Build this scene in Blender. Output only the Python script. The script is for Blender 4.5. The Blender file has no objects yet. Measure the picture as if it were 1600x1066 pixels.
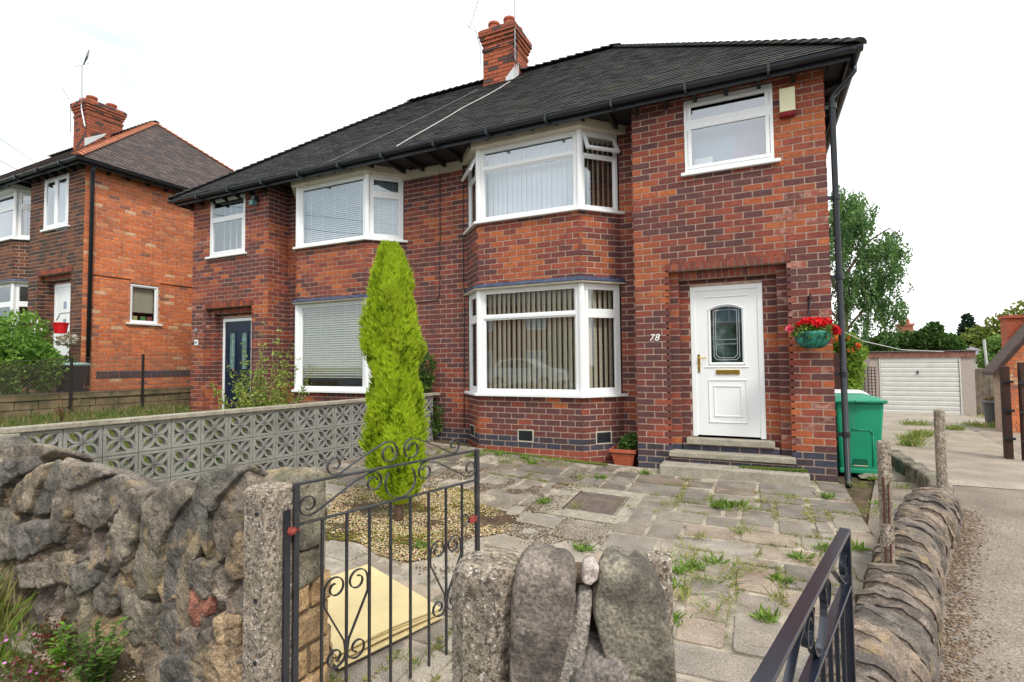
import bpy, math, random
import numpy as np
from mathutils import Vector, Matrix
random.seed(7); NR=np.random.RandomState(5)
S=bpy.context.scene; COL=S.collection
# ---------------------------------------------------------------- camera, sky, sun, exposure
cam=bpy.data.cameras.new('camera'); co=bpy.data.objects.new('camera',cam); COL.objects.link(co); S.camera=co
cam.sensor_width=36; cam.lens=813.74/1600*36; cam.clip_start=.05; cam.clip_end=2000
yaw,pit,rol=.4401,.0428,-.0092
fw=Vector((-math.sin(yaw)*math.cos(pit),math.cos(yaw)*math.cos(pit),math.sin(pit)))
rt=Vector((math.cos(yaw),math.sin(yaw),0)); up=rt.cross(fw)
r2=rt*math.cos(rol)+up*math.sin(rol); u2=-rt*math.sin(rol)+up*math.cos(rol)
CAM=Vector((1.4898,-7.134,1.4136))
mm=Matrix((r2,u2,-fw)).transposed().to_4x4(); mm.translation=CAM; co.matrix_world=mm
W=bpy.data.worlds.new('World'); S.world=W; W.use_nodes=True; nt=W.node_tree; nt.nodes.clear()
out=nt.nodes.new('ShaderNodeOutputWorld'); bg=nt.nodes.new('ShaderNodeBackground'); bg2=nt.nodes.new('ShaderNodeBackground')
sky=nt.nodes.new('ShaderNodeTexSky'); sky.sky_type='NISHITA'; sky.sun_disc=False
SUN_EL,SUN_AZ=math.radians(50),math.radians(52)     # azimuth measured from the street side (-Y) towards the drive (+X)
sky.sun_elevation=SUN_EL; sky.sun_rotation=math.pi-SUN_AZ; sky.air_density=1.5; sky.dust_density=4
bg.inputs[1].default_value=.15; nt.links.new(sky.outputs[0],bg.inputs[0])
tc=nt.nodes.new('ShaderNodeTexCoord'); mp=nt.nodes.new('ShaderNodeMapping'); mp.inputs['Scale'].default_value=(1,1,3)
nz=nt.nodes.new('ShaderNodeTexNoise'); nz.inputs['Scale'].default_value=1.6; nz.inputs['Detail'].default_value=6
nt.links.new(tc.outputs['Generated'],mp.inputs[0]); nt.links.new(mp.outputs[0],nz.inputs[0])
cr=nt.nodes.new('ShaderNodeValToRGB'); cr.color_ramp.elements[0].position=.36; cr.color_ramp.elements[0].color=(.50,.60,.62,1)
cr.color_ramp.elements[1].position=.55; cr.color_ramp.elements[1].color=(1.0,1.0,1.0,1)
nt.links.new(nz.outputs[0],cr.inputs[0]); nt.links.new(cr.outputs[0],bg2.inputs[0]); bg2.inputs[1].default_value=1.05
mx=nt.nodes.new('ShaderNodeMixShader'); mx.inputs[0].default_value=.9
nt.links.new(bg.outputs[0],mx.inputs[1]); nt.links.new(bg2.outputs[0],mx.inputs[2]); nt.links.new(mx.outputs[0],out.inputs[0])
sd=bpy.data.lights.new('sun','SUN'); sd.energy=1.5; sd.angle=math.radians(12); sd.color=(1,.95,.87)
so=bpy.data.objects.new('sun',sd); COL.objects.link(so)
sv=Vector((math.sin(SUN_AZ)*math.cos(SUN_EL),-math.cos(SUN_AZ)*math.cos(SUN_EL),math.sin(SUN_EL)))
so.rotation_euler=sv.to_track_quat('Z','Y').to_euler()
S.view_settings.view_transform='Standard'; S.view_settings.look='None'; S.view_settings.gamma=1; S.view_settings.exposure=.75
S.view_settings.use_curve_mapping=False
# ---------------------------------------------------------------- helpers
def zg(x,y): return -.05*max(0,-y-.5)-.025*max(0,y)+.045*min(3.5,max(0,-x))
def vnoise(P,seed=0):
    P=np.asarray(P,float); i=np.floor(P).astype(np.int64); f=P-i; f=f*f*(3-2*f); r=0
    for dx in (0,1):
        for dy in (0,1):
            for dz in (0,1):
                a=(i[...,0]+dx)*73856093^(i[...,1]+dy)*19349663^(i[...,2]+dz)*83492791^(seed*2654435)
                a=(a^(a>>13))*1274126177&0x7fffffff; a=(a^(a>>16))&0xffff
                w=(f[...,0] if dx else 1-f[...,0])*(f[...,1] if dy else 1-f[...,1])*(f[...,2] if dz else 1-f[...,2])
                r=r+w*(a/65535.)
    return r
def fbm(P,o=4,seed=0):
    r=0;a=.5
    for k in range(o): r=r+a*(vnoise(np.asarray(P)*2**k,seed+k)-.5); a*=.5
    return r
MC={}
def M(name,col=(.5,.5,.5),rough=.8,ns=8,na=.25,bump=0,bs=60,attr=False,dirt=None,ds=3,dlo=.5,dhi=.7,met=0,spec=.4,trans=0,fine=0,ca=None,gloss=None):
    if name in MC: return MC[name]
    m=bpy.data.materials.new(name); m.use_nodes=True; n=m.node_tree; b=n.nodes['Principled BSDF']; L=n.links.new
    geo=n.nodes.new('ShaderNodeNewGeometry')
    if attr:
        a=n.nodes.new('ShaderNodeAttribute'); a.attribute_name='col'; base=a.outputs['Color']
    else:
        a=n.nodes.new('ShaderNodeRGB'); a.outputs[0].default_value=(*col,1); base=a.outputs[0]
    if na:
        t=n.nodes.new('ShaderNodeTexNoise'); t.inputs['Scale'].default_value=ns; t.inputs['Detail'].default_value=5; L(geo.outputs['Position'],t.inputs['Vector'])
        mr=n.nodes.new('ShaderNodeMapRange'); mr.inputs[1].default_value=.3; mr.inputs[2].default_value=.7; mr.inputs[3].default_value=1-na; mr.inputs[4].default_value=1+na; L(t.outputs[0],mr.inputs[0])
        mu=n.nodes.new('ShaderNodeVectorMath'); mu.operation='SCALE'; L(base,mu.inputs[0]); L(mr.outputs[0],mu.inputs['Scale']); base=mu.outputs[0]
    if fine:
        t=n.nodes.new('ShaderNodeTexNoise'); t.inputs['Scale'].default_value=fine; t.inputs['Detail'].default_value=2; L(geo.outputs['Position'],t.inputs['Vector'])
        mr=n.nodes.new('ShaderNodeMapRange'); mr.inputs[1].default_value=.35; mr.inputs[2].default_value=.65; mr.inputs[3].default_value=.65; mr.inputs[4].default_value=1.35; L(t.outputs[0],mr.inputs[0])
        mu=n.nodes.new('ShaderNodeVectorMath'); mu.operation='SCALE'; L(base,mu.inputs[0]); L(mr.outputs[0],mu.inputs['Scale']); base=mu.outputs[0]
    for k,(dc,dsc,lo,hi,amt) in enumerate(dirt or []):
        t=n.nodes.new('ShaderNodeTexNoise'); t.inputs['Scale'].default_value=dsc; t.inputs['Detail'].default_value=6; t.inputs['Roughness'].default_value=.65
        ad=n.nodes.new('ShaderNodeVectorMath'); ad.operation='MULTIPLY_ADD'; ad.inputs[1].default_value=(1,1,.12) if dsc<0 else (1,1,1); dsc=abs(dsc); t.inputs['Scale'].default_value=dsc; ad.inputs[2].default_value=(k*7.3+3,k*3.1,k*5.7); L(geo.outputs['Position'],ad.inputs[0]); L(ad.outputs[0],t.inputs['Vector'])
        mr=n.nodes.new('ShaderNodeMapRange'); mr.inputs[1].default_value=lo; mr.inputs[2].default_value=hi; mr.inputs[3].default_value=0; mr.inputs[4].default_value=amt; L(t.outputs[0],mr.inputs[0])
        x=n.nodes.new('ShaderNodeMixRGB'); L(mr.outputs[0],x.inputs[0]); L(base,x.inputs[1]); x.inputs[2].default_value=(*dc,1); base=x.outputs[0]
    L(base,b.inputs['Base Color']); b.inputs['Roughness'].default_value=rough; b.inputs['Metallic'].default_value=met
    b.inputs['Specular IOR Level'].default_value=spec
    if bump:
        t=n.nodes.new('ShaderNodeTexNoise'); t.inputs['Scale'].default_value=bs; t.inputs['Detail'].default_value=10; t.inputs['Roughness'].default_value=.62; L(geo.outputs['Position'],t.inputs['Vector'])
        bp=n.nodes.new('ShaderNodeBump'); bp.inputs['Strength'].default_value=1; bp.inputs['Distance'].default_value=bump; L(t.outputs[0],bp.inputs['Height']); L(bp.outputs[0],b.inputs['Normal'])
    if trans:
        tr=n.nodes.new('ShaderNodeBsdfTranslucent'); L(base,tr.inputs[0]); ms=n.nodes.new('ShaderNodeMixShader'); ms.inputs[0].default_value=trans
        o=n.nodes['Material Output']; L(b.outputs[0],ms.inputs[1]); L(tr.outputs[0],ms.inputs[2]); L(ms.outputs[0],o.inputs[0])
    MC[name]=m; return m
def glass(name,tint=(.93,.97,.96),boost=.8,base=.14):
    if name in MC: return MC[name]
    m=bpy.data.materials.new(name); m.use_nodes=True; n=m.node_tree; n.nodes.clear(); L=n.links.new
    o=n.nodes.new('ShaderNodeOutputMaterial'); t=n.nodes.new('ShaderNodeBsdfTransparent'); t.inputs[0].default_value=(*tint,1)
    g=n.nodes.new('ShaderNodeBsdfGlossy'); g.inputs['Roughness'].default_value=0; g.inputs[0].default_value=(.9,.95,1,1)
    f=n.nodes.new('ShaderNodeLayerWeight'); f.inputs[0].default_value=.5; pw=n.nodes.new('ShaderNodeMath'); pw.operation='POWER'; pw.inputs[1].default_value=4; L(f.outputs['Facing'],pw.inputs[0])
    ma=n.nodes.new('ShaderNodeMath'); ma.operation='MULTIPLY_ADD'; ma.inputs[1].default_value=boost; ma.inputs[2].default_value=base; ma.use_clamp=True
    x=n.nodes.new('ShaderNodeMixShader'); L(pw.outputs[0],ma.inputs[0]); L(ma.outputs[0],x.inputs[0]); L(t.outputs[0],x.inputs[1]); L(g.outputs[0],x.inputs[2]); L(x.outputs[0],o.inputs[0])
    MC[name]=m; return m
WO={}
def tag(o,label=None,cat=None,group=None,kind=None):
    if label: o['label']=label
    if cat: o['category']=cat
    if group: o['group']=group
    if kind: o['kind']=kind
    return o
def thing(name,label,cat,loc=(0,0,0),group=None):
    o=bpy.data.objects.new(name,None); o.empty_display_size=.1; COL.objects.link(o); o.location=loc; WO[o.name]=Vector(loc)
    return tag(o,label,cat,group)
class T0:
    sx=1;o=(0,0,0)
    def __call__(s,p): return p
class TT:
    def __init__(s,sx=1,o=(0,0,0)): s.sx=sx; s.o=o
    def __call__(s,p): return (s.o[0]+s.sx*p[0],s.o[1]+p[1],s.o[2]+p[2])
class MB:
    def __init__(s,T=None): s.v=[];s.f=[];s.c=[];s.T=T or T0()
    def add(s,vs,fs,col=(1,1,1)):
        n=len(s.v); s.v+=[s.T(tuple(p)) for p in vs]
        for f in fs:
            f=[i+n for i in f]
            if s.T.sx<0: f=f[::-1]
            s.f.append(f); s.c.append(col)
        return s
    def box(s,x0,x1,y0,y1,z0,z1,col=(1,1,1)):
        return s.add([(x0,y0,z0),(x1,y0,z0),(x1,y1,z0),(x0,y1,z0),(x0,y0,z1),(x1,y0,z1),(x1,y1,z1),(x0,y1,z1)],[(0,3,2,1),(4,5,6,7),(0,1,5,4),(1,2,6,5),(2,3,7,6),(3,0,4,7)],col)
    def pbox(s,F,u0,u1,n0,n1,z0,z1,col=(1,1,1)):   # box in a wall frame
        P=[F(u,n,z) for z in (z0,z1) for (u,n) in ((u0,n1),(u1,n1),(u1,n0),(u0,n0))]
        return s.add(P,[(0,3,2,1),(4,5,6,7),(0,1,5,4),(1,2,6,5),(2,3,7,6),(3,0,4,7)],col)
    def hexa(s,P,col=(1,1,1)): return s.add(P,[(0,3,2,1),(4,5,6,7),(0,1,5,4),(1,2,6,5),(2,3,7,6),(3,0,4,7)],col)
    def tube(s,pts,r,n=8,col=(1,1,1),cap=True,flat=None):
        pts=[Vector(p) for p in pts]; k=len(pts); rs=r if isinstance(r,(list,tuple)) else [r]*k; V=[];prev=None
        for i,p in enumerate(pts):
            d=(pts[min(i+1,k-1)]-pts[max(i-1,0)]).normalized()
            a=prev if prev is not None else (Vector((0,0,1)) if abs(d.z)<.9 else Vector((1,0,0)))
            a=(a-d*a.dot(d))
            if a.length<1e-5: a=d.orthogonal()
            a.normalize(); prev=a; b=d.cross(a)
            for j in range(n):
                t=2*math.pi*j/n; V.append(p+(a*math.cos(t)+b*math.sin(t))*rs[i])
        Fc=[(i*n+j,i*n+(j+1)%n,(i+1)*n+(j+1)%n,(i+1)*n+j) for i in range(k-1) for j in range(n)]
        if cap: Fc+=[tuple(range(n))[::-1],tuple((k-1)*n+j for j in range(n))]
        return s.add(V,Fc,col)
    def lathe(s,c,prof,n=16,col=(1,1,1)):
        V=[];k=len(prof)
        for (r,z) in prof:
            for j in range(n):
                t=2*math.pi*j/n; V.append((c[0]+r*math.cos(t),c[1]+r*math.sin(t),c[2]+z))
        return s.add(V,[(i*n+j,i*n+(j+1)%n,(i+1)*n+(j+1)%n,(i+1)*n+j) for i in range(k-1) for j in range(n)]+[tuple(range(n))[::-1],tuple((k-1)*n+j for j in range(n))],col)
    def prism(s,poly,d,col=(1,1,1)):   # poly: 3D points, d: extrusion vector
        k=len(poly); V=[Vector(p) for p in poly]; d=Vector(d); V+= [p+d for p in V]
        return s.add(V,[tuple(range(k))[::-1],tuple(range(k,2*k))]+[(i,(i+1)%k,(i+1)%k+k,i+k) for i in range(k)],col)
    def build(s,name,mat,parent=None,smooth=False,bevel=0,attr=True):
        w=WO[parent.name] if parent else Vector((0,0,0))
        me=bpy.data.meshes.new(name); me.from_pydata([(p[0]-w.x,p[1]-w.y,p[2]-w.z) for p in s.v],[],s.f)
        setcol(me,s.c)
        if smooth: me.polygons.foreach_set('use_smooth',[True]*len(me.polygons))
        me.materials.append(mat); me.update()
        o=bpy.data.objects.new(name,me); COL.objects.link(o)
        if parent: o.parent=parent
        WO[o.name]=w
        if bevel:
            b=o.modifiers.new('bevel','BEVEL'); b.width=bevel; b.segments=2; b.limit_method='ANGLE'
        return o
def setcol(me,cs):
    a=me.attributes.new('col','FLOAT_COLOR','FACE'); arr=np.ones((len(cs),4),np.float32); arr[:,:3]=np.array(cs,np.float32).reshape(-1,3); a.data.foreach_set('color',arr.ravel())
def npmesh(name,V,F,cols,mat,parent=None,smooth=False):
    w=WO[parent.name] if parent else Vector((0,0,0)); V=np.asarray(V,np.float32)-np.array(w,np.float32); F=np.asarray(F,np.int32)
    me=bpy.data.meshes.new(name); k=F.shape[1]
    me.vertices.add(len(V)); me.vertices.foreach_set('co',V.ravel()); me.loops.add(F.size); me.loops.foreach_set('vertex_index',F.ravel())
    me.polygons.add(len(F)); me.polygons.foreach_set('loop_start',np.arange(0,F.size,k,dtype=np.int32)); me.polygons.foreach_set('loop_total',np.full(len(F),k,np.int32))
    if smooth: me.polygons.foreach_set('use_smooth',np.ones(len(F),bool))
    me.update(calc_edges=True); me.validate(); 
    if cols is not None:
        a=me.attributes.new('col','FLOAT_COLOR','FACE'); arr=np.ones((len(F),4),np.float32); arr[:,:3]=cols; a.data.foreach_set('color',arr.ravel())
    me.materials.append(mat); o=bpy.data.objects.new(name,me); COL.objects.link(o)
    if parent: o.parent=parent
    WO[o.name]=w
    return o
def inst(me,name,parent,loc,rot=None):
    o=bpy.data.objects.new(name,me); COL.objects.link(o); o.parent=parent; w=WO[parent.name]
    m=(rot.to_4x4() if rot else Matrix.Identity(4)); m.translation=Vector(loc)-w; o.matrix_local=m; WO[o.name]=Vector(loc); return o
def copytree(o,loc,parent=None):
    c=o.copy(); COL.objects.link(c)
    if parent: c.parent=parent
    else: c.location=loc
    for ch in list(o.children): copytree(ch,None,c)
    return c
def text(s,name,size,F,u,z,n,mat,parent,shear=0,depth=.006):
    cu=bpy.data.curves.new(name,'FONT'); cu.body=s; cu.size=size; cu.extrude=depth/2; cu.shear=shear; cu.offset=size*.012
    t=bpy.data.objects.new(name,cu); COL.objects.link(t); dg=bpy.context.evaluated_depsgraph_get(); me=bpy.data.meshes.new_from_object(t.evaluated_get(dg)); bpy.data.objects.remove(t)
    w=WO[parent.name]
    for v in me.vertices:
        p=F(u+v.co.x,n+v.co.z,z+v.co.y); v.co=Vector(p)-w
    me.materials.append(mat); o=bpy.data.objects.new(name,me); COL.objects.link(o); o.parent=parent; WO[o.name]=w; return o
# ---------------------------------------------------------------- materials
mBrickS=M('stained_brick',attr=True,rough=.85,ns=22,na=.2,bump=.004,bs=90,fine=220,dirt=[((.52,.32,.27),13,.47,.66,.7)])
mBrick=M('brick',attr=True,rough=.82,ns=22,na=.22,bump=.004,bs=90,fine=220,dirt=[((.05,.03,.028),5,.54,.78,.45),((.045,.03,.03),.8,.5,.75,.4),((.35,.25,.2),11,.66,.76,.35),((.05,.035,.035),-5,.55,.75,.4),((.42,.27,.22),-4,.64,.8,.3)])
mMortar=M('mortar',(.47,.34,.27),rough=.95,ns=12,na=.2,bump=.002)
mMortD=M('dark_mortar',(.2,.13,.09),rough=.95,ns=12,na=.25,bump=.002)
mWhite=M('white_upvc',(.84,.86,.87),rough=.28,na=.01,ns=3,spec=.5,dirt=[((.45,.43,.36),2.5,.62,.85,.22),((.5,.47,.4),-7,.60,.8,.18)])
mCream=M('cream_paint',(.6,.55,.44),rough=.55,na=.12,ns=6,dirt=[((.25,.22,.17),4,.6,.8,.4)])
mBlack=M('black_paint',(.022,.026,.032),rough=.35,na=.15,ns=6)
mBlackS=M('black_timber',(.02,.019,.018),rough=.7,na=.2,ns=8)
mTile=M('roof_tile_slate',attr=True,rough=.75,ns=14,na=.3,bump=.003,bs=120,fine=90,dirt=[((.075,.085,.035),2.2,.56,.72,.55)],spec=.3)
mTerra=M('terracotta',(.42,.1,.05),rough=.75,na=.2,ns=20,bump=.002)
mOrTile=M('orange_ridge_tile',(.42,.16,.09),rough=.8,na=.3,ns=12,bump=.003)
mLead=M('lead_flashing',(.05,.07,.12),rough=.45,na=.4,ns=14,dirt=[((.45,.47,.5),18,.62,.68,.7)])
mConc=M('concrete',(.34,.31,.25),rough=.9,ns=9,na=.2,bump=.003,bs=140,fine=160,dirt=[((.1,.11,.06),3,.5,.75,.5),((.2,.18,.14),9,.55,.7,.5)])
mAgg=M('aggregate_concrete',(.33,.27,.21),rough=.92,ns=30,na=.35,bump=.008,bs=150,fine=170,dirt=[((.07,.055,.045),60,.50,.58,.85),((.75,.68,.62),75,.58,.63,.95),((.13,.13,.06),4,.5,.7,.45)])
mStone=M('rubble_stone',attr=True,rough=.92,ns=9,na=.5,bump=.022,bs=22,fine=110,dirt=[((.045,.04,.037),4.2,.50,.60,.62),((.34,.25,.13),5.5,.57,.64,.6),((.05,.045,.04),22,.56,.64,.6),((.10,.11,.05),2.6,.58,.72,.5),((.5,.47,.42),26,.68,.74,.6)])
mSand=M('sandstone',(.38,.25,.13),rough=.9,ns=7,na=.3,bump=.006,bs=50,fine=120,dirt=[((.16,.12,.08),5,.5,.7,.7),((.12,.12,.06),3,.6,.75,.5)])
mSlab=M('paving_stone',attr=True,rough=.88,ns=4,na=.25,bump=.004,bs=45,fine=140,dirt=[((.12,.08,.05),3.0,.55,.72,.5),((.42,.37,.31),2.2,.56,.72,.45),((.06,.05,.04),16,.66,.73,.6)])
mJoint=M('pale_mortar_joint',(.36,.315,.25),rough=.95,ns=8,na=.3,bump=.003,dirt=[((.10,.09,.05),4,.5,.66,.8)])
mDrive=M('driveway_concrete',attr=True,rough=.9,ns=2.5,na=.18,bump=.004,bs=120,fine=110,dirt=[((.20,.16,.12),1.2,.5,.7,.5),((.5,.46,.4),140,.66,.7,.6),((.12,.10,.08),60,.62,.7,.5)])
mDrive2=M('coarse_aggregate_drive',(.25,.205,.165),rough=.92,ns=2.2,na=.22,bump=.007,bs=95,fine=75,dirt=[((.14,.11,.085),1.3,.5,.7,.5),((.50,.46,.42),95,.60,.65,.7),((.07,.06,.055),80,.58,.64,.6)])
mTar=M('tarmac',(.10,.10,.10),rough=.9,ns=3,na=.2,bump=.004,bs=130,fine=120,dirt=[((.3,.28,.25),120,.66,.7,.6)])
mSoil=M('soil',(.10,.065,.04),rough=.95,ns=8,na=.4,bump=.012,bs=50,fine=60,dirt=[((.06,.09,.02),3,.5,.65,.6),((.3,.2,.1),30,.62,.7,.6)])
mGrass=M('grass_ground',(.07,.10,.02),rough=.95,ns=5,na=.4,bump=.02,bs=30,fine=60,dirt=[((.2,.16,.07),2.5,.52,.7,.6)])
mLeaf=M('leaf',attr=True,rough=.6,na=.15,ns=3,trans=.35,spec=.25)
mPetal=M('petal',attr=True,rough=.6,na=.1,trans=.25)
mBark=M('bark',(.14,.09,.06),rough=.9,ns=20,na=.4,bump=.01,bs=40)
mIron=M('wrought_iron',(.03,.03,.034),rough=.42,ns=15,na=.3,met=.0,spec=.6,bump=.0006,bs=200,dirt=[((.16,.09,.06),9,.6,.72,.4)])
mIron2=M('black_gloss_iron',(.013,.016,.026),rough=.2,ns=15,na=.2,spec=1.0)
mRed=M('rusty_red_paint',(.25,.04,.03),rough=.6,ns=30,na=.3)
mGreenP=M('green_plastic',(.005,.28,.15),rough=.42,ns=3,na=.10,spec=.5,bump=.0006,bs=90,dirt=[((.10,.16,.11),-4,.56,.78,.35),((.12,.13,.09),30,.64,.72,.35)])
mBrass=M('brass',(.75,.5,.12),rough=.25,met=.9,na=.05)
mSlat=M('beige_blind',(.74,.67,.54),rough=.8,na=.04,ns=5,trans=.3)
mSlatW=M('white_blind',(.66,.72,.8),rough=.8,na=.05,ns=5,trans=.25)
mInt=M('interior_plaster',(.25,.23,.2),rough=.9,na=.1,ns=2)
mWood=M('weathered_timber',(.16,.13,.10),rough=.9,ns=6,na=.35,bump=.004,bs=50)
mBrown=M('brown_stained_timber',(.05,.02,.015),rough=.6,ns=10,na=.3)
mPebble=M('pebbledash',(.42,.36,.33),rough=.95,ns=30,na=.2,bump=.012,bs=120,fine=110,dirt=[((.2,.13,.11),60,.58,.66,.8)])
mGar=M('garage_door_paint',(.62,.62,.60),rough=.5,ns=4,na=.06,dirt=[((.3,.28,.24),3,.6,.8,.4)])
mFrost=M('frosted_pane',(.24,.33,.42),rough=.35,na=.06,ns=1.5,spec=.5)
mGlass=glass('window_glass'); mGlassUp=glass('window_glass_upper',boost=.8,base=.26)
mNavy=M('navy_door',(.008,.018,.045),rough=.35,na=.1)
mBoard=M('yellow_board',(.66,.54,.29),rough=.85,na=.06,ns=6,dirt=[((.40,.30,.15),2.5,.55,.75,.35),((.5,.4,.22),14,.62,.75,.3)])
# ---------------------------------------------------------------- brickwork
K=.0847; BL=.229; J=.015
DARK=[(.135,.043,.038),(.155,.046,.038),(.12,.045,.044),(.17,.048,.038),(.105,.044,.044)]
MID=[(.235,.055,.036),(.27,.062,.038),(.20,.052,.038),(.30,.070,.040)]
ORA=[(.37,.095,.036),(.43,.12,.04),(.32,.082,.036)]
BLU=[(.045,.05,.075),(.06,.055,.08),(.05,.04,.05),(.075,.045,.05)]
STN=[(.24,.075,.05),(.30,.085,.055),(.16,.06,.05)]
COM=[(.64,.175,.06),(.70,.205,.07),(.58,.15,.05),(.52,.16,.07),(.68,.27,.11),(.70,.42,.24),(.30,.12,.08)]
OLD=[(.16,.06,.03),(.12,.045,.025),(.20,.07,.03),(.075,.035,.025),(.05,.03,.022)]
def pick(zone,x,y,z):
    if zone=='com':
        r=random.random(); return COM[min(6,int(r*4.6))] if r<.9 else random.choice(COM[4:])
    if zone=='old': return random.choice(OLD)
    if zone=='red': return random.choice([(.42,.11,.05),(.36,.09,.04),(.30,.08,.04)])
    if z<.33 : return random.choice(BLU) if z>.14 or zone!='bay' else random.choice(MID)
    if zone=='side': return random.choice(MID+DARK)
    c=float(vnoise(np.array([x*1.1,z*2.4,y*1.5+zone.__hash__()%7*0]),3))+random.uniform(-.26,.26)
    if zone=='front' and x>1.75 and z<4.3 and random.random()<.10+.08*(1.8<z<3.9): return random.choice(STN)
    c-=.07*(z<2.3)+(.05 if zone=='bay' else 0)
    if c>.72: return random.choice(ORA)
    if c>.50: return random.choice(MID)
    return random.choice(DARK)
class BW:   # collects bricks of one building
    def __init__(s,T): s.T=T; s.b=[]; s.mort=MB(T)
    def panel(s,p0,p1,z0,z1,holes=(),zone='front',ext=(0,0),off=0,dog=None,back=True,thick=.1,base=.33):
        p0=Vector((p0[0],p0[1],0)); p1=Vector((p1[0],p1[1],0)); d=p1-p0; L=d.length; d/=L; n=Vector((d.y,-d.x,0))
        F=lambda u,nn,z:(p0.x+d.x*u+n.x*nn,p0.y+d.y*u+n.y*nn,z)
        un=max(.5,round(L/BL*2)/2); U=L/un
        j0=math.floor((z0-base)/K+1e-6); j1=math.ceil((z1-base)/K-1e-6)
        for j in range(j0,j1):
            za=base+j*K+J/2; zb=za+K-J; za=max(za,z0); zb=min(zb,z1)
            if zb-za<.015: continue
            odd=(j+off)%2; e0=ext[0] if odd else -.001; e1=ext[1] if odd else -.001
            if dog and odd: e0=max(e0,dog[0]); e1=max(e1,dog[1])
            edges=[0]; u=U/2 if odd else U
            while u<L-U*.3: edges.append(u); u+=U
            edges.append(L)
            for i in range(len(edges)-1):
                a=edges[i]+(J/2 if i else -e0); b=edges[i+1]-(J/2 if i<len(edges)-2 else -e1)
                segs=[(a,b)]
                for h in holes:
                    zm=(za+zb)/2
                    if h[2]<zm<h[3]:
                        ns=[]
                        for (q,r) in segs:
                            if h[1]<=q or h[0]>=r: ns.append((q,r))
                            else:
                                if h[0]-q>.02: ns.append((q,h[0]))
                                if r-h[1]>.02: ns.append((h[1],r))
                        segs=ns
                for (q,r) in segs:
                    c=F((q+r)/2,0,(za+zb)/2); s.b.append((F,q,r,za,zb,pick(zone,c[0],c[1],(za+zb)/2),.0055+random.uniform(-.0015,.0015)))
        if back:
            us=sorted(set([.002,L-.002]+[min(max(h[i],.002),L-.002) for h in holes for i in (0,1)])); zs=sorted(set([z0,z1]+[min(max(h[i],z0),z1) for h in holes for i in (2,3)]))
            for a,b in zip(us,us[1:]):
                for c,e in zip(zs,zs[1:]):
                    if b-a<1e-4 or e-c<1e-4: continue
                    um,zm=(a+b)/2,(c+e)/2
                    if any(h[0]<um<h[1] and h[2]<zm<h[3] for h in holes): continue
                    s.mort.pbox(F,a,b,-thick,0,c,e)
        return F
    def soldiers(s,F,u0,u1,z0,z1,zone='sold',n=.009,w=.0765):
        k=round((u1-u0)/w); st=(u1-u0)/k
        for i in range(k): s.b.append((F,u0+i*st+J/2,u0+(i+1)*st-J/2,z0+J/2,z1-J/2,random.choice(MID+ORA[:1]+MID+DARK[:2]),n))
    def build(s,parent,nmax=300,mort=mMortar):
        wall=s.mort.build('wall',mort,parent)
        def key(b):
            p=s.T(b[0]((b[1]+b[2])/2,0,(b[3]+b[4])/2)); q=Vector(p)-CAM; r=q.dot(fw)
            if r<.5: return 1e9
            x,y=q.dot(r2)/r,q.dot(u2)/r
            if abs(x)>.98 or abs(y)>.65: return 1e8+q.length
            return q.length*(1.0 if b[2]-b[1]>.15 else 1.5)
        bs=sorted(s.b,key=key); cache={}
        for b in bs[:nmax]:
            F,q,r,za,zb,c,pr=b; cu=F((q+r)/2,0,(za+zb)/2); pw=Vector(s.T(cu))
            k=(round(r-q,2),round(zb-za,3),c,round(F(1,0,0)[0]-F(0,0,0)[0],2),round(F(1,0,0)[1]-F(0,0,0)[1],2))
            if k not in cache:
                m=MB(s.T); m.pbox(F,q,r,-.002,pr,za,zb,c)
                me=bpy.data.meshes.new('brick'); me.from_pydata([tuple(Vector(p)-pw) for p in m.v],[],m.f); setcol(me,m.c); me.materials.append(mBrickS if c in STN else mBrick); cache[k]=me
            inst(cache[k],'brick',wall,pw)
        m=MB(s.T); m2=MB(s.T)
        for (F,q,r,za,zb,c,pr) in bs[nmax:]: (m2 if c in STN else m).pbox(F,q,r,-.002,pr,za,zb,c)
        for mm_,mt in ((m,mBrick),(m2,mBrickS)):
            if mm_.v: o=mm_.build('brickwork',mt,wall); o['kind']='stuff'
        return wall
# ---------------------------------------------------------------- windows
def frame(p0,p1,T=None):
    p0=Vector((p0[0],p0[1],0)); p1=Vector((p1[0],p1[1],0)); d=(p1-p0); L=d.length; d/=L; n=Vector((d.y,-d.x,0))
    F=lambda u,nn,z:(p0.x+d.x*u+n.x*nn,p0.y+d.y*u+n.y*nn,z); return F,L
def rectframe(m,F,u0,u1,z0,z1,w,n0,n1):
    m.pbox(F,u0,u1,n0,n1,z0,z0+w); m.pbox(F,u0,u1,n0,n1,z1-w,z1); m.pbox(F,u0,u0+w,n0+.001,n1-.001,z0+w,z1-w); m.pbox(F,u1-w,u1,n0+.001,n1-.001,z0+w,z1-w)
def pane(T,F,u0,u1,z0,z1,n,parent,mat=None):
    m=MB(T); m.add([F(u0,n,z0),F(u1,n,z0),F(u1,n,z1),F(u0,n,z1)],[(0,1,2,3)]); return m.build('pane',mat or mGlass,parent)
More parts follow.
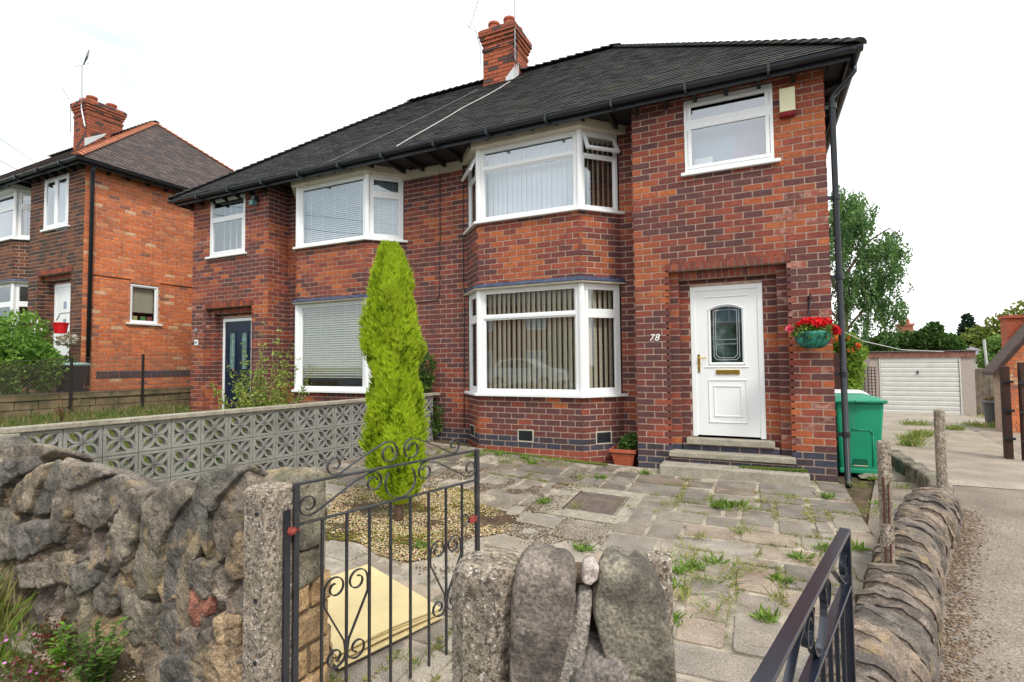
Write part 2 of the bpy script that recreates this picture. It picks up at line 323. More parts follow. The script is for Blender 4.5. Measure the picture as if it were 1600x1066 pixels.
def cell(T,F,u0,u1,z0,z1,n,win,kind,gl):
    """kind f fixed, c casement, o top hung and open"""
    if kind=='f':
        m=MB(T); rectframe(m,F,u0,u1,z0,z1,.022,n-.02,n+.012); m.build('glazing_bead',mWhite,win); pane(T,F,u0+.02,u1-.02,z0+.02,z1-.02,n,win,gl)
    elif kind=='c':
        m=MB(T); rectframe(m,F,u0-.012,u1+.012,z0-.012,z1+.012,.055,n-.015,n+.03); m.build('casement',mWhite,win,bevel=.004); pane(T,F,u0+.04,u1-.04,z0+.04,z1-.04,n+.01,win,gl)
    else:
        a=math.radians(26); G=lambda u,nn,z:F(u,n+.02+(nn-n)*math.cos(a)+(z1-z)*math.sin(a),z1-(z1-z)*math.cos(a)+(nn-n)*math.sin(a))
        m=MB(T); rectframe(m,G,u0-.012,u1+.012,z0-.012,z1+.012,.05,n-.015,n+.025); m.build('open_casement',mWhite,win,bevel=.004); pane(T,G,u0+.035,u1-.035,z0+.035,z1-.035,n+.005,win,gl)
        m=MB(T); m.tube([F(u1-.03,n+.02,z0+.1),F(u1-.03,n+.12,z0+.02)],.006,6); m.build('stay',mBlack,win)
def window(T,parent,p0,p1,z0,z1,rows,label=None,gl=None,sill=True,n=-.02,blind=None,fw_=.045,sov=(.06,.06),srcn=.06,name='window'):
    """rows: list of (zfrac0,zfrac1,[(ufrac0,ufrac1,kind)...])"""
    F,L=frame(p0,p1); m=MB(T); rectframe(m,F,0,L,z0,z1,fw_,n-.06,n)
    H=z1-z0; trs=set(); 
    for (a,b,cs) in rows:
        if a>0: m.pbox(F,fw_,L-fw_,n-.058,n-.001,z0+a*H-.022,z0+a*H+.022)
        for (c,e,k) in cs:
            if c>0: m.pbox(F,c*L-.02,c*L+.02,n-.057,n-.002,z0+a*H+.02,z0+b*H-.02)
    win=m.build(name,mWhite,parent,bevel=.003)
    if label: win['label']=label
    for (a,b,cs) in rows:
        for (c,e,k) in cs:
            cell(T,F,(fw_ if c<=0 else c*L+.02),(L-fw_ if e>=1 else e*L-.02),z0+(fw_ if a<=0 else a*H+.022),z0+(H-fw_ if b>=1 else b*H-.022),n-.03,win,k,gl or mGlass)
    if sill: m=MB(T); m.pbox(F,-sov[0],L+sov[1],-.02,srcn,z0-.045,z0-.001); m.build('sill',mWhite,win,bevel=.006)
    if blind: blind(T,F,L,z0,z1,win)
    return win
def vert(pitch,w,ang,mat,n=-.2,z1o=.05,u0=.05,z0o=.03):
    def f(T,F,L,z0,z1,win):
        k=int((L-2*u0)/pitch); c,s=math.cos(ang),math.sin(ang); 
        for i in range(k+1):
            u=u0+(L-2*u0)*(i+.5)/(k+1)+random.uniform(-.004,.004); m=MB(T); aa=ang+random.uniform(-.04,.04); c,s=math.cos(aa)*w/2,math.sin(aa)*w/2
            P=[F(u-c,n-s,z0+z0o),F(u+c,n+s,z0+z0o),F(u+c+.001,n+s-.002,z0+z0o),F(u-c+.001,n-s-.002,z0+z0o)]
            Q=[F(u-c,n-s,z1-z1o),F(u+c,n+s,z1-z1o),F(u+c+.001,n+s-.002,z1-z1o),F(u-c+.001,n-s-.002,z1-z1o)]
            m.hexa(P+Q); m.build('blind_slat',mat,win)
        m=MB(T); m.pbox(F,.04,L-.04,n-.03,n+.03,z1-z1o,z1-z1o+.03); m.build('head_rail',mat,win)
    return f
def venet(pitch,mat,drop=0,n=-.14,cords=5,tilt=.9,u0=.06):
    def f(T,F,L,z0,z1,win):
        z=z1-.06; zb=z0+.06+drop
        while z>zb:
            m=MB(T); c,s=.021*math.cos(tilt),.021*math.sin(tilt)
            m.hexa([F(u0,n-c,z+s),F(L-u0,n-c,z+s),F(L-u0,n+c,z-s),F(u0,n+c,z-s),F(u0,n-c,z+s+.002),F(L-u0,n-c,z+s+.002),F(L-u0,n+c,z-s+.002),F(u0,n+c,z-s+.002)])
            m.build('blind_slat',mat,win); z-=pitch
        m=MB(T)
        for i in range(cords):
            u=u0+(L-2*u0)*(i+.5)/cords; m.pbox(F,u-.006,u+.006,n+.024,n+.027,zb-.03,z1-.04)
        m.build('blind_tape',mat,win); m=MB(T); m.pbox(F,u0,L-u0,n-.02,n+.02,zb-.04,zb-.02); m.build('bottom_rail',mat,win)
    return f
# ---------------------------------------------------------------- ground
def sheet(name,fn,x0,x1,y0,y1,nx,ny,mat,kind='structure',parent=None):
    X,Y=np.meshgrid(np.linspace(x0,x1,nx),np.linspace(y0,y1,ny)); V=[(x,y,fn(x,y)) for x,y in zip(X.ravel(),Y.ravel())]
    F=[(j*nx+i,j*nx+i+1,(j+1)*nx+i+1,(j+1)*nx+i) for j in range(ny-1) for i in range(nx-1)]
    o=npmesh(name,V,F,np.full((len(F),3),.3),mat,parent)
    if kind: o['kind']=kind
    return o
def base(x,y): return -1.2 if y>-12 else (-1.2 if y>-12 else 0)
sheet('ground',lambda x,y:-1.2,-400,400,-400,400,2,2,mGrass)
pav=sheet('pavement',lambda x,y:-.27,-30,30,-8.6,-5.45,2,2,mTar)
road=sheet('road',lambda x,y:-.39+max(0,(-y-12))*.06,-40,40,-20,-8.6,2,12,mTar)
m=MB(); m.box(-30,30,-8.72,-8.6,-.6,-.265); kb=m.build('kerb',mConc); kb['kind']='structure'
gs=sheet('garden_soil',lambda x,y:zg(x,y)-.03+.012*float(vnoise([x*5,y*5,0],4)),-4.05,2.35,-5.45,.46,90,90,mSoil)
# driveway with concrete bays
DC=[(.30,.25,.2),(.33,.28,.23),(.28,.235,.19),(.31,.27,.21)]
dr=sheet('driveway',lambda x,y:zg(0,y)-.06,1.95,9,-5.45,18,2,40,mSoil)
bays=[((1.55,-5.45),(9,-5.45),(9,.55),(2.75,.55)),((2.6,.56),(4.75,.56),(5.1,3.0),(2.6,3.4)),((4.765,.56),(9,.56),(9,2.3),(5.11,2.99)),((2.6,3.42),(5.1,3.02),(5.9,8.2),(2.6,8.4)),((5.115,3.01),(9,2.32),(9,8.1),(5.915,8.19)),((2.6,8.42),(5.9,8.22),(9,8.12),(9,14),(2.6,14))]
for k,q in enumerate(bays):
    n=26; V=[];Fc=[]
    if len(q)==5: q=(q[0],q[2],q[3],q[4])
    for j in range(n+1):
        for i in range(n+1):
            u,v=i/n,j/n; x=(q[0][0]*(1-u)+q[1][0]*u)*(1-v)+(q[3][0]*(1-u)+q[2][0]*u)*v; y=(q[0][1]*(1-u)+q[1][1]*u)*(1-v)+(q[3][1]*(1-u)+q[2][1]*u)*v
            e=min(u,1-u,v,1-v); V.append((x,y,zg(0,y)+.004+random.uniform(-.001,.001)+(-.035 if e==0 else 0)+[0,.004,-.004,.006,-.003,0][k]))
    Fc=[(j*(n+1)+i,j*(n+1)+i+1,(j+1)*(n+1)+i+1,(j+1)*(n+1)+i) for j in range(n) for i in range(n)]
    npmesh('concrete_bay',V,Fc,np.array(DC[k%4])*np.ones((len(Fc),1)),mDrive2 if k==0 else mDrive,dr,True)
# left garden lawn and the neighbour's raised garden
lawn=sheet('lawn',lambda x,y:.12+max(0,-x-4)*.055+.05*float(vnoise([x*2,y*2,1],2)),-10.9,-4.0,-5.3,.5,40,40,mGrass)
rg=sheet('raised_garden',lambda x,y:.86,-30,-10.75,-5.3,30,2,2,mGrass)
sheet('passage',lambda x,y:.35,-11.8,-9.3,.4,12,2,2,mSoil)
# garden paving
pv=bpy.data.objects.new('garden_paving',None); COL.objects.link(pv); pv['kind']='structure'; WO['garden_paving']=Vector((0,0,0))
def inbed(x,y): return ((x+1.6)/1.0)**2+((y+2.95)/.85)**2<1+.3*math.sin(5*math.atan2(y+2.95,x+1.6)) 
jo=sheet('joint_mortar',lambda x,y:zg(x,y)-.005+.004*float(vnoise([x*9,y*9,0],7)),-3.9,2.3,-5.6,-.0,110,110,mJoint,kind=None,parent=pv)
g=.15; nx,ny=42,38; occ=np.zeros((nx,ny),bool); x00,y00=-3.95,-5.65
SC=[(.24,.205,.165),(.26,.225,.18),(.22,.19,.155),(.28,.225,.17),(.25,.20,.155),(.27,.24,.20),(.20,.175,.145)]
wallx=lambda y: np.interp(y,[-5.4,-4.7,-4.1,-3.3,-2.4,-1.7,-1.0,0],[1.45,1.6,1.82,2.05,2.3,2.5,2.7,2.75])
RNG=random.Random(11); JG=[]
for j in range(ny):
    for i in range(nx):
        if occ[i,j]: continue
        w,h=RNG.choice([(2,1),(3,2),(2,2),(3,2),(2,3),(4,2),(3,3),(2,2),(3,1),(4,3),(3,2),(4,2)])
        while w>1 and (i+w>nx or occ[i:i+w,j].any()): w-=1
        while h>1 and (j+h>ny or occ[i:i+w,j:j+h].any()): h-=1
        occ[i:i+w,j:j+h]=True
        xa,xb,ya,yb=x00+i*g,x00+(i+w)*g,y00+j*g,y00+(j+h)*g; cx,cy=(xa+xb)/2,(ya+yb)/2
        if inbed(cx,cy) or cx>wallx(cy)-.03 or (-.62<cx<.38 and -2.35<cy<-1.25) or yb>-.0 or (cy>-.45 and -.0<cx<2): continue
        if cx<-1.9 and cy>-2.2 and RNG.random()<.5: continue
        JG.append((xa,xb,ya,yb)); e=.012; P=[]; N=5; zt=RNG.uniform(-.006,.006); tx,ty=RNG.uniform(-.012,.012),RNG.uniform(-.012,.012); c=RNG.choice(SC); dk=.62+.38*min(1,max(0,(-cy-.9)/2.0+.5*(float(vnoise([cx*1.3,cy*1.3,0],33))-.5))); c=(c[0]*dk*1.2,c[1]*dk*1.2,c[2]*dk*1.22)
        cs=[(xa+e+RNG.uniform(0,.018),ya+e+RNG.uniform(0,.018)),(xb-e-RNG.uniform(0,.018),ya+e+RNG.uniform(0,.018)),(xb-e-RNG.uniform(0,.018),yb-e-RNG.uniform(0,.018)),(xa+e+RNG.uniform(0,.018),yb-e-RNG.uniform(0,.018))]
        ring=[]
        for a in range(4):
            p,q=cs[a],cs[(a+1)%4]; 
            for k in range(5):
                t=k/5+.1 if k==0 else k/5; t=[.05,.28,.5,.72,.95][k]; ring.append((p[0]+(q[0]-p[0])*t+RNG.uniform(-.004,.004),p[1]+(q[1]-p[1])*t+RNG.uniform(-.004,.004)))
        zz=lambda x,y:zg(x,y)+.006+zt+tx*(x-cx)+ty*(y-cy)
        sh=lambda p,f:(cx+(p[0]-cx)*f,cy+(p[1]-cy)*f); fi=1-.012/max(w,h)/g*1.6
        V=[(p[0],p[1],zg(*p)-.03) for p in ring]+[(p[0],p[1],zz(*p)-.005) for p in ring]+[(*sh(p,fi),zz(*p)) for p in ring]; n=20
        Fc=[(a,(a+1)%n,(a+1)%n+n,a+n) for a in range(n)]+[(a+n,(a+1)%n+n,(a+1)%n+2*n,a+2*n) for a in range(n)]+[tuple(range(2*n,3*n))]
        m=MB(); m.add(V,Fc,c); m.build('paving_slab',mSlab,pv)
# ---------------------------------------------------------------- house module (local coordinates of the right hand half)
XP=-3.568; SPL=.8184; EY,EZ=-.30,4.965; RY=3.3
RZ=EZ+(RY-EY)*SPL; EX=2.60; PKX=EX-(RY-EY)
def roofz(y): return EZ+(y-EY)*SPL
def build_roof(T,house,xl,tcols,mat,hipmat,hipcol,nmax=300,hipdark=False,side=True):
    D=T0()
    r=MB(T)   # roof body
    A=(xl,EY,EZ-.03);B=(EX,EY,EZ-.03);Cc=(EX,2*RY-EY,EZ-.03);Dd=(xl,2*RY-EY,EZ-.03);P=(PKX,RY,RZ-.03);Q=(xl,RY,RZ-.03)
    r.add([A,B,Cc,Dd,P,Q],[(0,1,4,5),(1,2,4),(2,3,5,4)],(.03,.03,.03)); roof=r.build('roof',mBlackS,house)
    tl=[]; ca=math.cos(math.atan(SPL)); sa=math.sin(math.atan(SPL)); G=.102; TW=.172
    Ls=(RY-EY)/ca
    def slope(fn,u0f,u1f):
        nrow=int(Ls/G)
        for j in range(nrow):
            v=j*G; u0,u1=u0f(v*ca),u1f(v*ca); k=int((u1-u0)/TW)+2; st=u0-(TW/2 if j%2 else 0)-TW*.3
            for i in range(k+1):
                a,b=st+i*TW+.002,st+(i+1)*TW-.002; a=max(a,u0); b=min(b,u1)
                if b-a<.03: continue
                tl.append((fn,a,b,v,random.uniform(-.003,.004)))
    def front(u,v,n): return (u,EY+v*ca-n*sa,EZ+v*sa+n*ca)
    def sidef(u,v,n): return (EX-v*ca+n*sa,u,EZ+v*sa+n*ca)
    slope(front,lambda d:xl,lambda d:EX-d)
    if side: slope(sidef,lambda d:EY+d,lambda d:2*RY-EY-d)
    def key(t):
        q=Vector(T(t[0]((t[1]+t[2])/2,t[3],0)))-CAM; r_=q.dot(fw)
        if r_<.5 or t[0] is sidef or q.dot(u2)/r_>.66 or abs(q.dot(r2)/r_)>.98: return 1e9
        return q.length
    def hexpts(fn,a,b,v,j): return [fn(a,v-.012,.0+j+.002),fn(b,v-.012,.0+j+.002),fn(b,v+G+.01,-.004),fn(a,v+G+.01,-.004),fn(a,v-.012,.017+j),fn(b,v-.012,.017+j),fn(b,v+G+.01,.006),fn(a,v+G+.01,.006)]
    tl.sort(key=key); bulk=MB(T); cache={}
    for i,(fn,a,b,v,j) in enumerate(tl):
        c=random.choice(tcols)
        if i<nmax:
            k=(round(b-a,2),c,int(j*400)); pw=Vector(T(fn((a+b)/2,v,0)))
            if k not in cache:
                m=MB(T); m.hexa(hexpts(fn,a,b,v,j),c); me=bpy.data.meshes.new('roof_tile'); me.from_pydata([tuple(Vector(p)-pw) for p in m.v],[],m.f); setcol(me,m.c); me.materials.append(mat); cache[k]=me
            inst(cache[k],'roof_tile',roof,pw)
        else: bulk.hexa(hexpts(fn,a,b,v,j),c)
    bulk.build('roof_tiling',mat,roof)['kind']='stuff'
    # bonnet hip tiles and ridge tiles
    def saddle(p,d,w,col,nm,mt):
        p=Vector(p); d=Vector(d).normalized(); s=d.cross(Vector((0,0,1))).normalized(); u=s.cross(d); 
        m=MB(T); L=.2
        for rr,o in ((w,0),):
            V=[]
            for (t,r0,lift) in ((-L*.1,rr,.022),(L,rr*.86,.0)):
                for k in range(7):
                    a=math.pi*(k/6)*.9+math.pi*.05; V.append(p+d*t+s*(math.cos(a)*r0)+u*(math.sin(a)*r0*.62+lift-.02))
            Fc=[(k,k+1,k+8,k+7) for k in range(6)]+[(0,1,2,3,4,5,6)]
            m.add(V,Fc,col)
        m.build(nm,mt,roof)
    hip0=Vector((EX+.01,EY-.01,EZ)); hip1=Vector((PKX,RY,RZ)); n=int((hip1-hip0).length/.16)
    for i in range(n): saddle(hip0+(hip1-hip0)*(i/n),hip1-hip0,.10,random.choice(hipcol),'hip_tile',hipmat)
    if hipdark or True:
        hb=Vector((EX+.01,2*RY-EY,EZ))
        for i in range(n): saddle(hb+(hip1-hb)*(i/n),hip1-hb,.10,random.choice(hipcol),'hip_tile',hipmat)
    n=int((PKX-xl)/.19)
    for i in range(n+1): 
        p=Vector((xl+i*(PKX-xl)/(n+1)+.1,RY,RZ+.015)); saddle(p,(1,0,0),.115,random.choice(tcols),'ridge_tile',mat)
    # eaves: fascia, soffit, rafters, gutter
    m=MB(T); m.box(xl,EX-.06,EY+.06,EY+.085,EZ-.13,EZ-.03); m.box(EX-.085,EX-.06,EY+.09,2*RY-EY-.1,EZ-.13,EZ-.03); m.build('fascia',mBlack,house)
    m=MB(T); m.box(xl,EX-.09,EY+.09,.47,EZ-.035,EZ-.03); m.box(2.3,EX-.09,.48,6.9,EZ-.035,EZ-.03); m.build('soffit',mBlackS,house)
    x=xl+.2
    while x<EX-.1:
        m=MB(T); yb=-.004 if x>0 else .47; m.prism([(x,EY+.09,EZ-.04),(x,EY+.09,EZ-.09),(x,yb,EZ-.15 if x>0 else EZ-.13),(x,yb,EZ-.04)],(.045,0,0)); m.build('rafter_foot',mBlackS,house); x+=.38
    y=.4
    while y<6.8: m=MB(T); m.prism([(EX-.09,y,EZ-.04),(EX-.09,y,EZ-.09),(2.302,y,EZ-.15),(2.302,y,EZ-.04)],(0,.045,0)); m.build('rafter_foot',mBlackS,house); y+=.42
    m=MB(T)
    def gut(p,q,out_):
        p=Vector(p);q=Vector(q);o=Vector(out_); V=[]
        prof=[(-.05,.0),(-.045,-.028),(-.028,-.046),(0,-.052),(.028,-.046),(.045,-.028),(.052,.004),(.050,.004),(.042,-.024),(.025,-.042),(0,-.05),(-.025,-.042),(-.045,0)]
        for e in (p,q):
            for (a,b) in prof: V.append(e+o*a+Vector((0,0,b)))
        k=len(prof); m.add(V,[(i,(i+1)%k,(i+1)%k+k,i+k) for i in range(k)]+[tuple(range(k))[::-1],tuple(range(k,2*k))])
    gut((xl,EY-.0,EZ-.02),(EX+.05,EY-.0,EZ-.035),(0,-1,0)); gut((EX,EY-.05,EZ-.036),(EX,2*RY-EY,EZ-.036),(1,0,0)); m.build('gutter',mBlack,house,smooth=False)
    x=xl+.5
    while x<EX: m=MB(T); m.box(x,x+.03,EY-.066,EY+.06,EZ-.115,EZ-.012); m.build('gutter_bracket',mBlack,house); x+=.95
    return roof
def build_half(T,house,zone='front',side='side',right=True,which='right',deep=7.0):
    b=BW(T); DO=(.44,1.84,-1,2.616)
    WN={'right':(.69,1.742,3.90,4.862),'left':(.66,1.70,3.69,4.9),'far':(.64,1.66,3.62,4.83)}[which]
    if which=='left': WN=(.66,1.72,3.69,4.90)
    fr=b.panel((0,0),(2.29,0),-.3,4.93,[(.44,1.84,-1,2.73),(WN[0]+0,WN[1],WN[2]-.05,WN[3]+.03)],zone,ext=(.0075,.0075))
    b.soldiers(fr,.40,1.88,2.616,2.728)
    # stepped brick reveals
    f1=b.panel((.44,.11),(1.84,.11),-.3,2.615,[(.112,1.288,-1,2.615)],zone,thick=.05)
    b.panel((.44,0),(.44,.11),-.3,2.615,(),zone,back=False); b.panel((1.84,.11),(1.84,0),-.3,2.615,(),zone,back=False)
    b.mort.box(.40,.438,.0,.3,-.3,2.73); b.mort.box(1.842,1.88,.0,.3,-.3,2.73); b.mort.box(.44,1.84,.004,.3,2.617,2.73)
    b.soldiers(f1,.112,1.288,2.505,2.612); 
    f2=b.panel((.552,.22),(1.728,.22),-.3,2.504,[(.134,1.014,.405,2.412)],zone,thick=.06)
    b.panel((.552,.11),(.552,.22),-.3,2.504,(),zone,back=False); b.panel((1.728,.22),(1.728,.11),-.3,2.504,(),zone,back=False)
    b.mort.box(.50,.55,.112,.3,-.3,2.50); b.mort.box(1.73,1.78,.112,.3,-.3,2.50); b.mort.box(.552,1.728,.115,.3,2.506,2.61)
    b.panel((0,.476),(0,0),-.3,4.93,(),zone,ext=(0,.0),off=1)
    b.panel((XP,.476),(0,.476),-.3,4.93,[(.66,3.26,-1,9)],'main' if zone=='front' else zone)
    bb=zone if zone!='front' else 'bay'
    for z0,z1 in ((-.3,.915),(2.66,3.60)):
        b.panel((-2.446,0),(-.774,0),z0,z1,(),bb,dog=(.03,.03)); b.panel((-2.92,.476),(-2.446,0),z0,z1,(),bb,dog=(0,.02),off=1); b.panel((-.774,0),(-.30,.476),z0,z1,(),bb,dog=(.02,0),off=1)
    if side:
        h=[] if which!='far' else [(.95,1.58,1.52,2.45)]
        b.panel((2.29,0),(2.29,deep),-.9 if which=='far' else -.3,4.93,h,side,off=1)
    b.mort.box(XP+.01,2.28,6.9,7.0,-.3,4.95); wall=b.build(house,300,mMortar)
    # interior
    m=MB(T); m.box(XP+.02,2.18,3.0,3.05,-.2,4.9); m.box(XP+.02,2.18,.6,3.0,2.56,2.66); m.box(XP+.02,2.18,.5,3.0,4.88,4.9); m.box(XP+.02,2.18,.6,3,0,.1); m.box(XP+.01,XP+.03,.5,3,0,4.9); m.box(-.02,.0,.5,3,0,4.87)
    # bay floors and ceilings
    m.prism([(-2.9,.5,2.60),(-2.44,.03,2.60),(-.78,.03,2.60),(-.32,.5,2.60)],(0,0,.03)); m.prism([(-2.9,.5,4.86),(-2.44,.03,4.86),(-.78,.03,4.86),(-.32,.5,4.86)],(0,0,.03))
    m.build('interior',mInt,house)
    # footing
    m=MB(T); m.prism([(-2.96,.476,-.3),(-2.47,-.03,-.3),(-.75,-.03,-.3),(-.26,.476,-.3)],(0,0,.30 if T.sx>0 else .3)); m.build('footing',M('red_footing',(.30,.10,.07),ns=14,na=.3,bump=.006,dirt=[((.12,.13,.05),4,.5,.7,.5)]),house)
    # lead roof over the lower bay, white head board of the upper bay
    def bayprism(o,z0,z1,mat,nm,top=None):
        s2=o*.414; m=MB(T); P=[(-2.92-o*1.0,.47),(-2.446-s2,-o),(-.774+s2,-o),(-.30+o*1.0,.47)]; t=P if top is None else [(-2.92-top*1.0,.47),(-2.446-top*.414,-top),(-.774+top*.414,-top),(-.30+top*1.0,.47)]
        V=[(x,y,z0) for x,y in P]+[(x,y,z1) for x,y in t]; m.add(V,[(0,3,2,1),(4,5,6,7),(0,1,5,4),(1,2,6,5),(2,3,7,6),(3,0,4,7)]); return m.build(nm,mat,house,bevel=.006)
    bayprism(.075,2.562,2.588,mCream,'bay_soffit'); bayprism(.095,2.59,2.655,mLead,'lead_roof',top=.02)
    bayprism(.11,4.80,4.93,mCream if which!='far' else mWhite,'bay_head_board')
    for x,y in ((-2.446,0),(-.774,0)):
        for z0,z1 in ((.96,2.56),(3.645,4.80)): 
            m=MB(T); m.prism([(x+a,y+c,z0) for a,c in ((-.045,.012),(-.02,-.015),(.02,-.015),(.045,.012),(.03,.07),(-.03,.07))],(0,0,z1-z0)); m.build('corner_post',mWhite,house,bevel=.004)
    for z0,z1 in ((.915,.958),(3.60,3.643)): bayprism(.075,z0,z1,mWhite,'bay_sill')
    return fr,f2
CP0,CP1,CL,CR=(-2.405,.0),(-.815,.0),(-2.93,.478),(-.30,.478)
BLl=((-2.905,.462),(-2.475,.03)); BRr=((-.745,.03),(-.315,.462))
house=thing('semi_detached_house','pair of brick semi-detached houses under one dark hipped roof, white front door numbered 78','house',(0,0,0))
TR=TT(); TL=TT(-1,(2*XP,0,0))
fr,f2=build_half(TR,house); frl,f2l=build_half(TL,house,which='left')
DT=[(.022,.022,.025),(.030,.029,.029),(.017,.017,.020),(.036,.031,.028),(.025,.028,.023)]
for T in (TR,TL): build_roof(T,house,XP,DT,mTile,mTile,DT,nmax=150,side=True)
# windows of number 78
vb=vert(.083,.092,.58,mSlat,n=-.13); vbs=vert(.085,.085,-.5,mSlat,n=-.14)
window(TR,house,CP0,CP1,.96,2.56,[(0,.73,[(0,1,'f')]),(.73,1,[(0,1,'f')])],'wide bay window with beige vertical blinds',sill=False,blind=vb)
window(TR,house,*BRr,.96,2.56,[(0,.73,[(0,1,'c')]),(.73,1,[(0,1,'c')])],sill=False,blind=vbs)
window(TR,house,*BLl,.96,2.56,[(0,.73,[(0,1,'c')]),(.73,1,[(0,1,'c')])],sill=False,blind=vbs)
vu=vert(.083,.088,.22,mSlatW)
window(TR,house,CP0,CP1,3.645,4.80,[(0,.72,[(0,1,'f')]),(.72,1,[(0,1,'f')])],'upper bay window with closed white vertical blinds',gl=mGlassUp,sill=False,blind=vu)
window(TR,house,*BRr,3.645,4.80,[(0,.70,[(0,1,'f')]),(.70,1,[(0,1,'o')])],'upper bay side window with its top light open',gl=mGlassUp,sill=False,blind=vert(.085,.085,-.7,mSlat,n=-.14))
window(TR,house,*BLl,3.645,4.80,[(0,.70,[(0,1,'f')]),(.70,1,[(0,1,'o')])],gl=mGlassUp,sill=False,blind=vert(.085,.085,-.7,mSlat,n=-.14))
def curt(T,F,L,z0,z1,win):
    m=MB(T); m.pbox(F,.04,.6,-.22,-.215,z0+.04,z1-.04); m.build('net_curtain',mFrost,win)
    m=MB(T); m.pbox(F,.6,L-.04,-.22,-.215,z0+.04,z1-.04); m.build('curtain',M('pink_curtain',(.46,.34,.46),na=.1,ns=5,trans=.2),win)
    m=MB(T); m.pbox(F,.09,.33,-.19,-.18,z0+.045,z0+.24); m.build('picture_frame',mWhite,win)
    for u,h in ((.5,.07),(.6,.05),(.68,.06),(.83,.11),(.9,.06)):
        m=MB(T); q=F(u,-.15,z0+.045); m.lathe(q,[(.02,0),(.03,h*.4),(.015,h*.7),(.018,h)],8); m.build('ornament',mWhite,win)
window(TR,house,(.69,0),(1.742,0),3.90,4.862,[(0,.66,[(0,1,'c')]),(.66,1,[(0,1,'c')])],'upper window over the white door',gl=mGlassUp,blind=curt,sov=(.05,.07),n=.02)
# left half
window(TL,house,CP0,CP1,.96,2.56,[(0,1,[(0,1,'f')])],'bay window with half raised slatted blind',sill=False,blind=venet(.042,M('cream_blind',(.66,.64,.55),na=.03,trans=.3),.2,u0=.05,n=-.09))
window(TL,house,*BRr,.96,2.56,[(0,.73,[(0,1,'c')]),(.73,1,[(0,1,'c')])],sill=False,blind=venet(.042,mSlat,.2,u0=.05,cords=2))
window(TL,house,*BLl,.96,2.56,[(0,.73,[(0,1,'c')]),(.73,1,[(0,1,'c')])],sill=False,blind=venet(.042,mSlat,.2,u0=.05,cords=2))
window(TL,house,CP0,CP1,3.645,4.80,[(0,1,[(0,1,'f')])],'upper bay window with white venetian blind',gl=mGlassUp,sill=False,blind=venet(.04,mSlatW,u0=.05))
window(TL,house,*BLl,3.645,4.80,[(0,.7,[(0,1,'c')]),(.7,1,[(0,1,'c')])],gl=mGlassUp,sill=False,blind=venet(.04,mSlatW,u0=.05,cords=2))
window(TL,house,*BRr,3.645,4.80,[(0,.7,[(0,1,'c')]),(.7,1,[(0,1,'c')])],gl=mGlassUp,sill=False,blind=venet(.04,mSlatW,u0=.05,cords=2))
window(TL,house,(.66,0),(1.72,0),3.70,4.90,[(0,.64,[(0,1,'c')]),(.64,1,[(0,1,'f')])],'narrow upper window over the navy door',gl=mGlassUp,n=.02,sov=(.06,.1),blind=vert(.2,.03,.1,mSlatW))
# ---- white door of number 78
def doorset(T,parent,F,u0,u1,z0,z1,frm,n=0):
    m=MB(T); m.pbox(F,u0,u0+.06,n-.06,n,z0,z1); m.pbox(F,u1-.06,u1,n-.06,n,z0,z1); m.pbox(F,u0+.06,u1-.06,n-.059,n-.001,z1-.06,z1); return m
FD,_=frame((.552,.22),(1.728,.22)); u0,u1,z0,z1=.136,1.012,.425,2.410; n=.012
m=doorset(TR,house,FD,u0,u1,z0,z1,None,n+.0); door=m.build('door',mWhite,house,bevel=.004); door['label']='white panelled front door with arched glass'
def archpts(ua,ub,za,zb,rise,k=14,nn=0):
    P=[(ua,za),(ub,za)]; 
    for i in range(k+1):
        t=i/k; P.append((ub+(ua-ub)*t,zb+rise*(1-(2*t-1)**2)))
    return P
leaf=MB(TR); du0,du1,dz0,dz1=u0+.06,u1-.06,z0+.02,z1-.06; ga,gb,gz0,gz1,gr=.385,.765,1.40,2.09,.045
# leaf with glass opening built from strips
leaf.pbox(FD,du0,ga,n-.04,n-.012,dz0,dz1); leaf.pbox(FD,gb,du1,n-.04,n-.012,dz0,dz1); leaf.pbox(FD,ga,gb,n-.04,n-.012,dz0,gz0); leaf.pbox(FD,ga,gb,n-.04,n-.012,gz1+gr,dz1)
k=12
for i in range(k):
    a,b=ga+(gb-ga)*i/k,ga+(gb-ga)*(i+1)/k; h=lambda u:gz1+gr*(1-(2*(u-ga)/(gb-ga)-1)**2)
    P=[FD(a,n-.012,h(a)),FD(b,n-.012,h(b)),FD(b,n-.04,h(b)),FD(a,n-.04,h(a)),FD(a,n-.012,gz1+gr),FD(b,n-.012,gz1+gr+1e-4),FD(b,n-.04,gz1+gr+1e-4),FD(a,n-.04,gz1+gr)]; leaf.hexa(P)
leaf.build('leaf',mWhite,door)
def mould(pts,w,name,closed=True):
    m=MB(TR); k=len(pts)
    for i in range(k if closed else k-1):
        a=Vector((pts[i][0],pts[i][1])); b=Vector((pts[(i+1)%k][0],pts[(i+1)%k][1])); d=(b-a); 
        if d.length<1e-5: continue
        d.normalize(); nn=Vector((-d.y,d.x))*w/2; a-=d*w*.3; b+=d*w*.3
        P=[FD(q.x,n-.013,q.y) for q in (a-nn,b-nn,b+nn,a+nn)]; c=nn*.25; Q=[FD(q.x,n-.001,q.y) for q in (a-c,b-c,b+c,a+c)]; m.hexa(P+Q)
    m.build(name,mWhite,door)
mould(archpts(ga-.02,gb+.02,gz0-.02,gz1+.005,gr+.015),.035,'glass_moulding')
mould([(ga-.075,dz1-.085),(gb+.075,dz1-.085)],.02,'top_moulding',False)
mould([(ga-.075,gz0-.06),(gb+.06,gz0-.06)],.018,'rail_moulding',False)
for q in ((ga-.035,gb+.035,.62,1.17),(ga+.03,gb-.03,.70,1.09)):
    mould([(q[0],q[2]),(q[1],q[2]),(q[1],q[3]),(q[0],q[3])],.024,'panel_moulding')
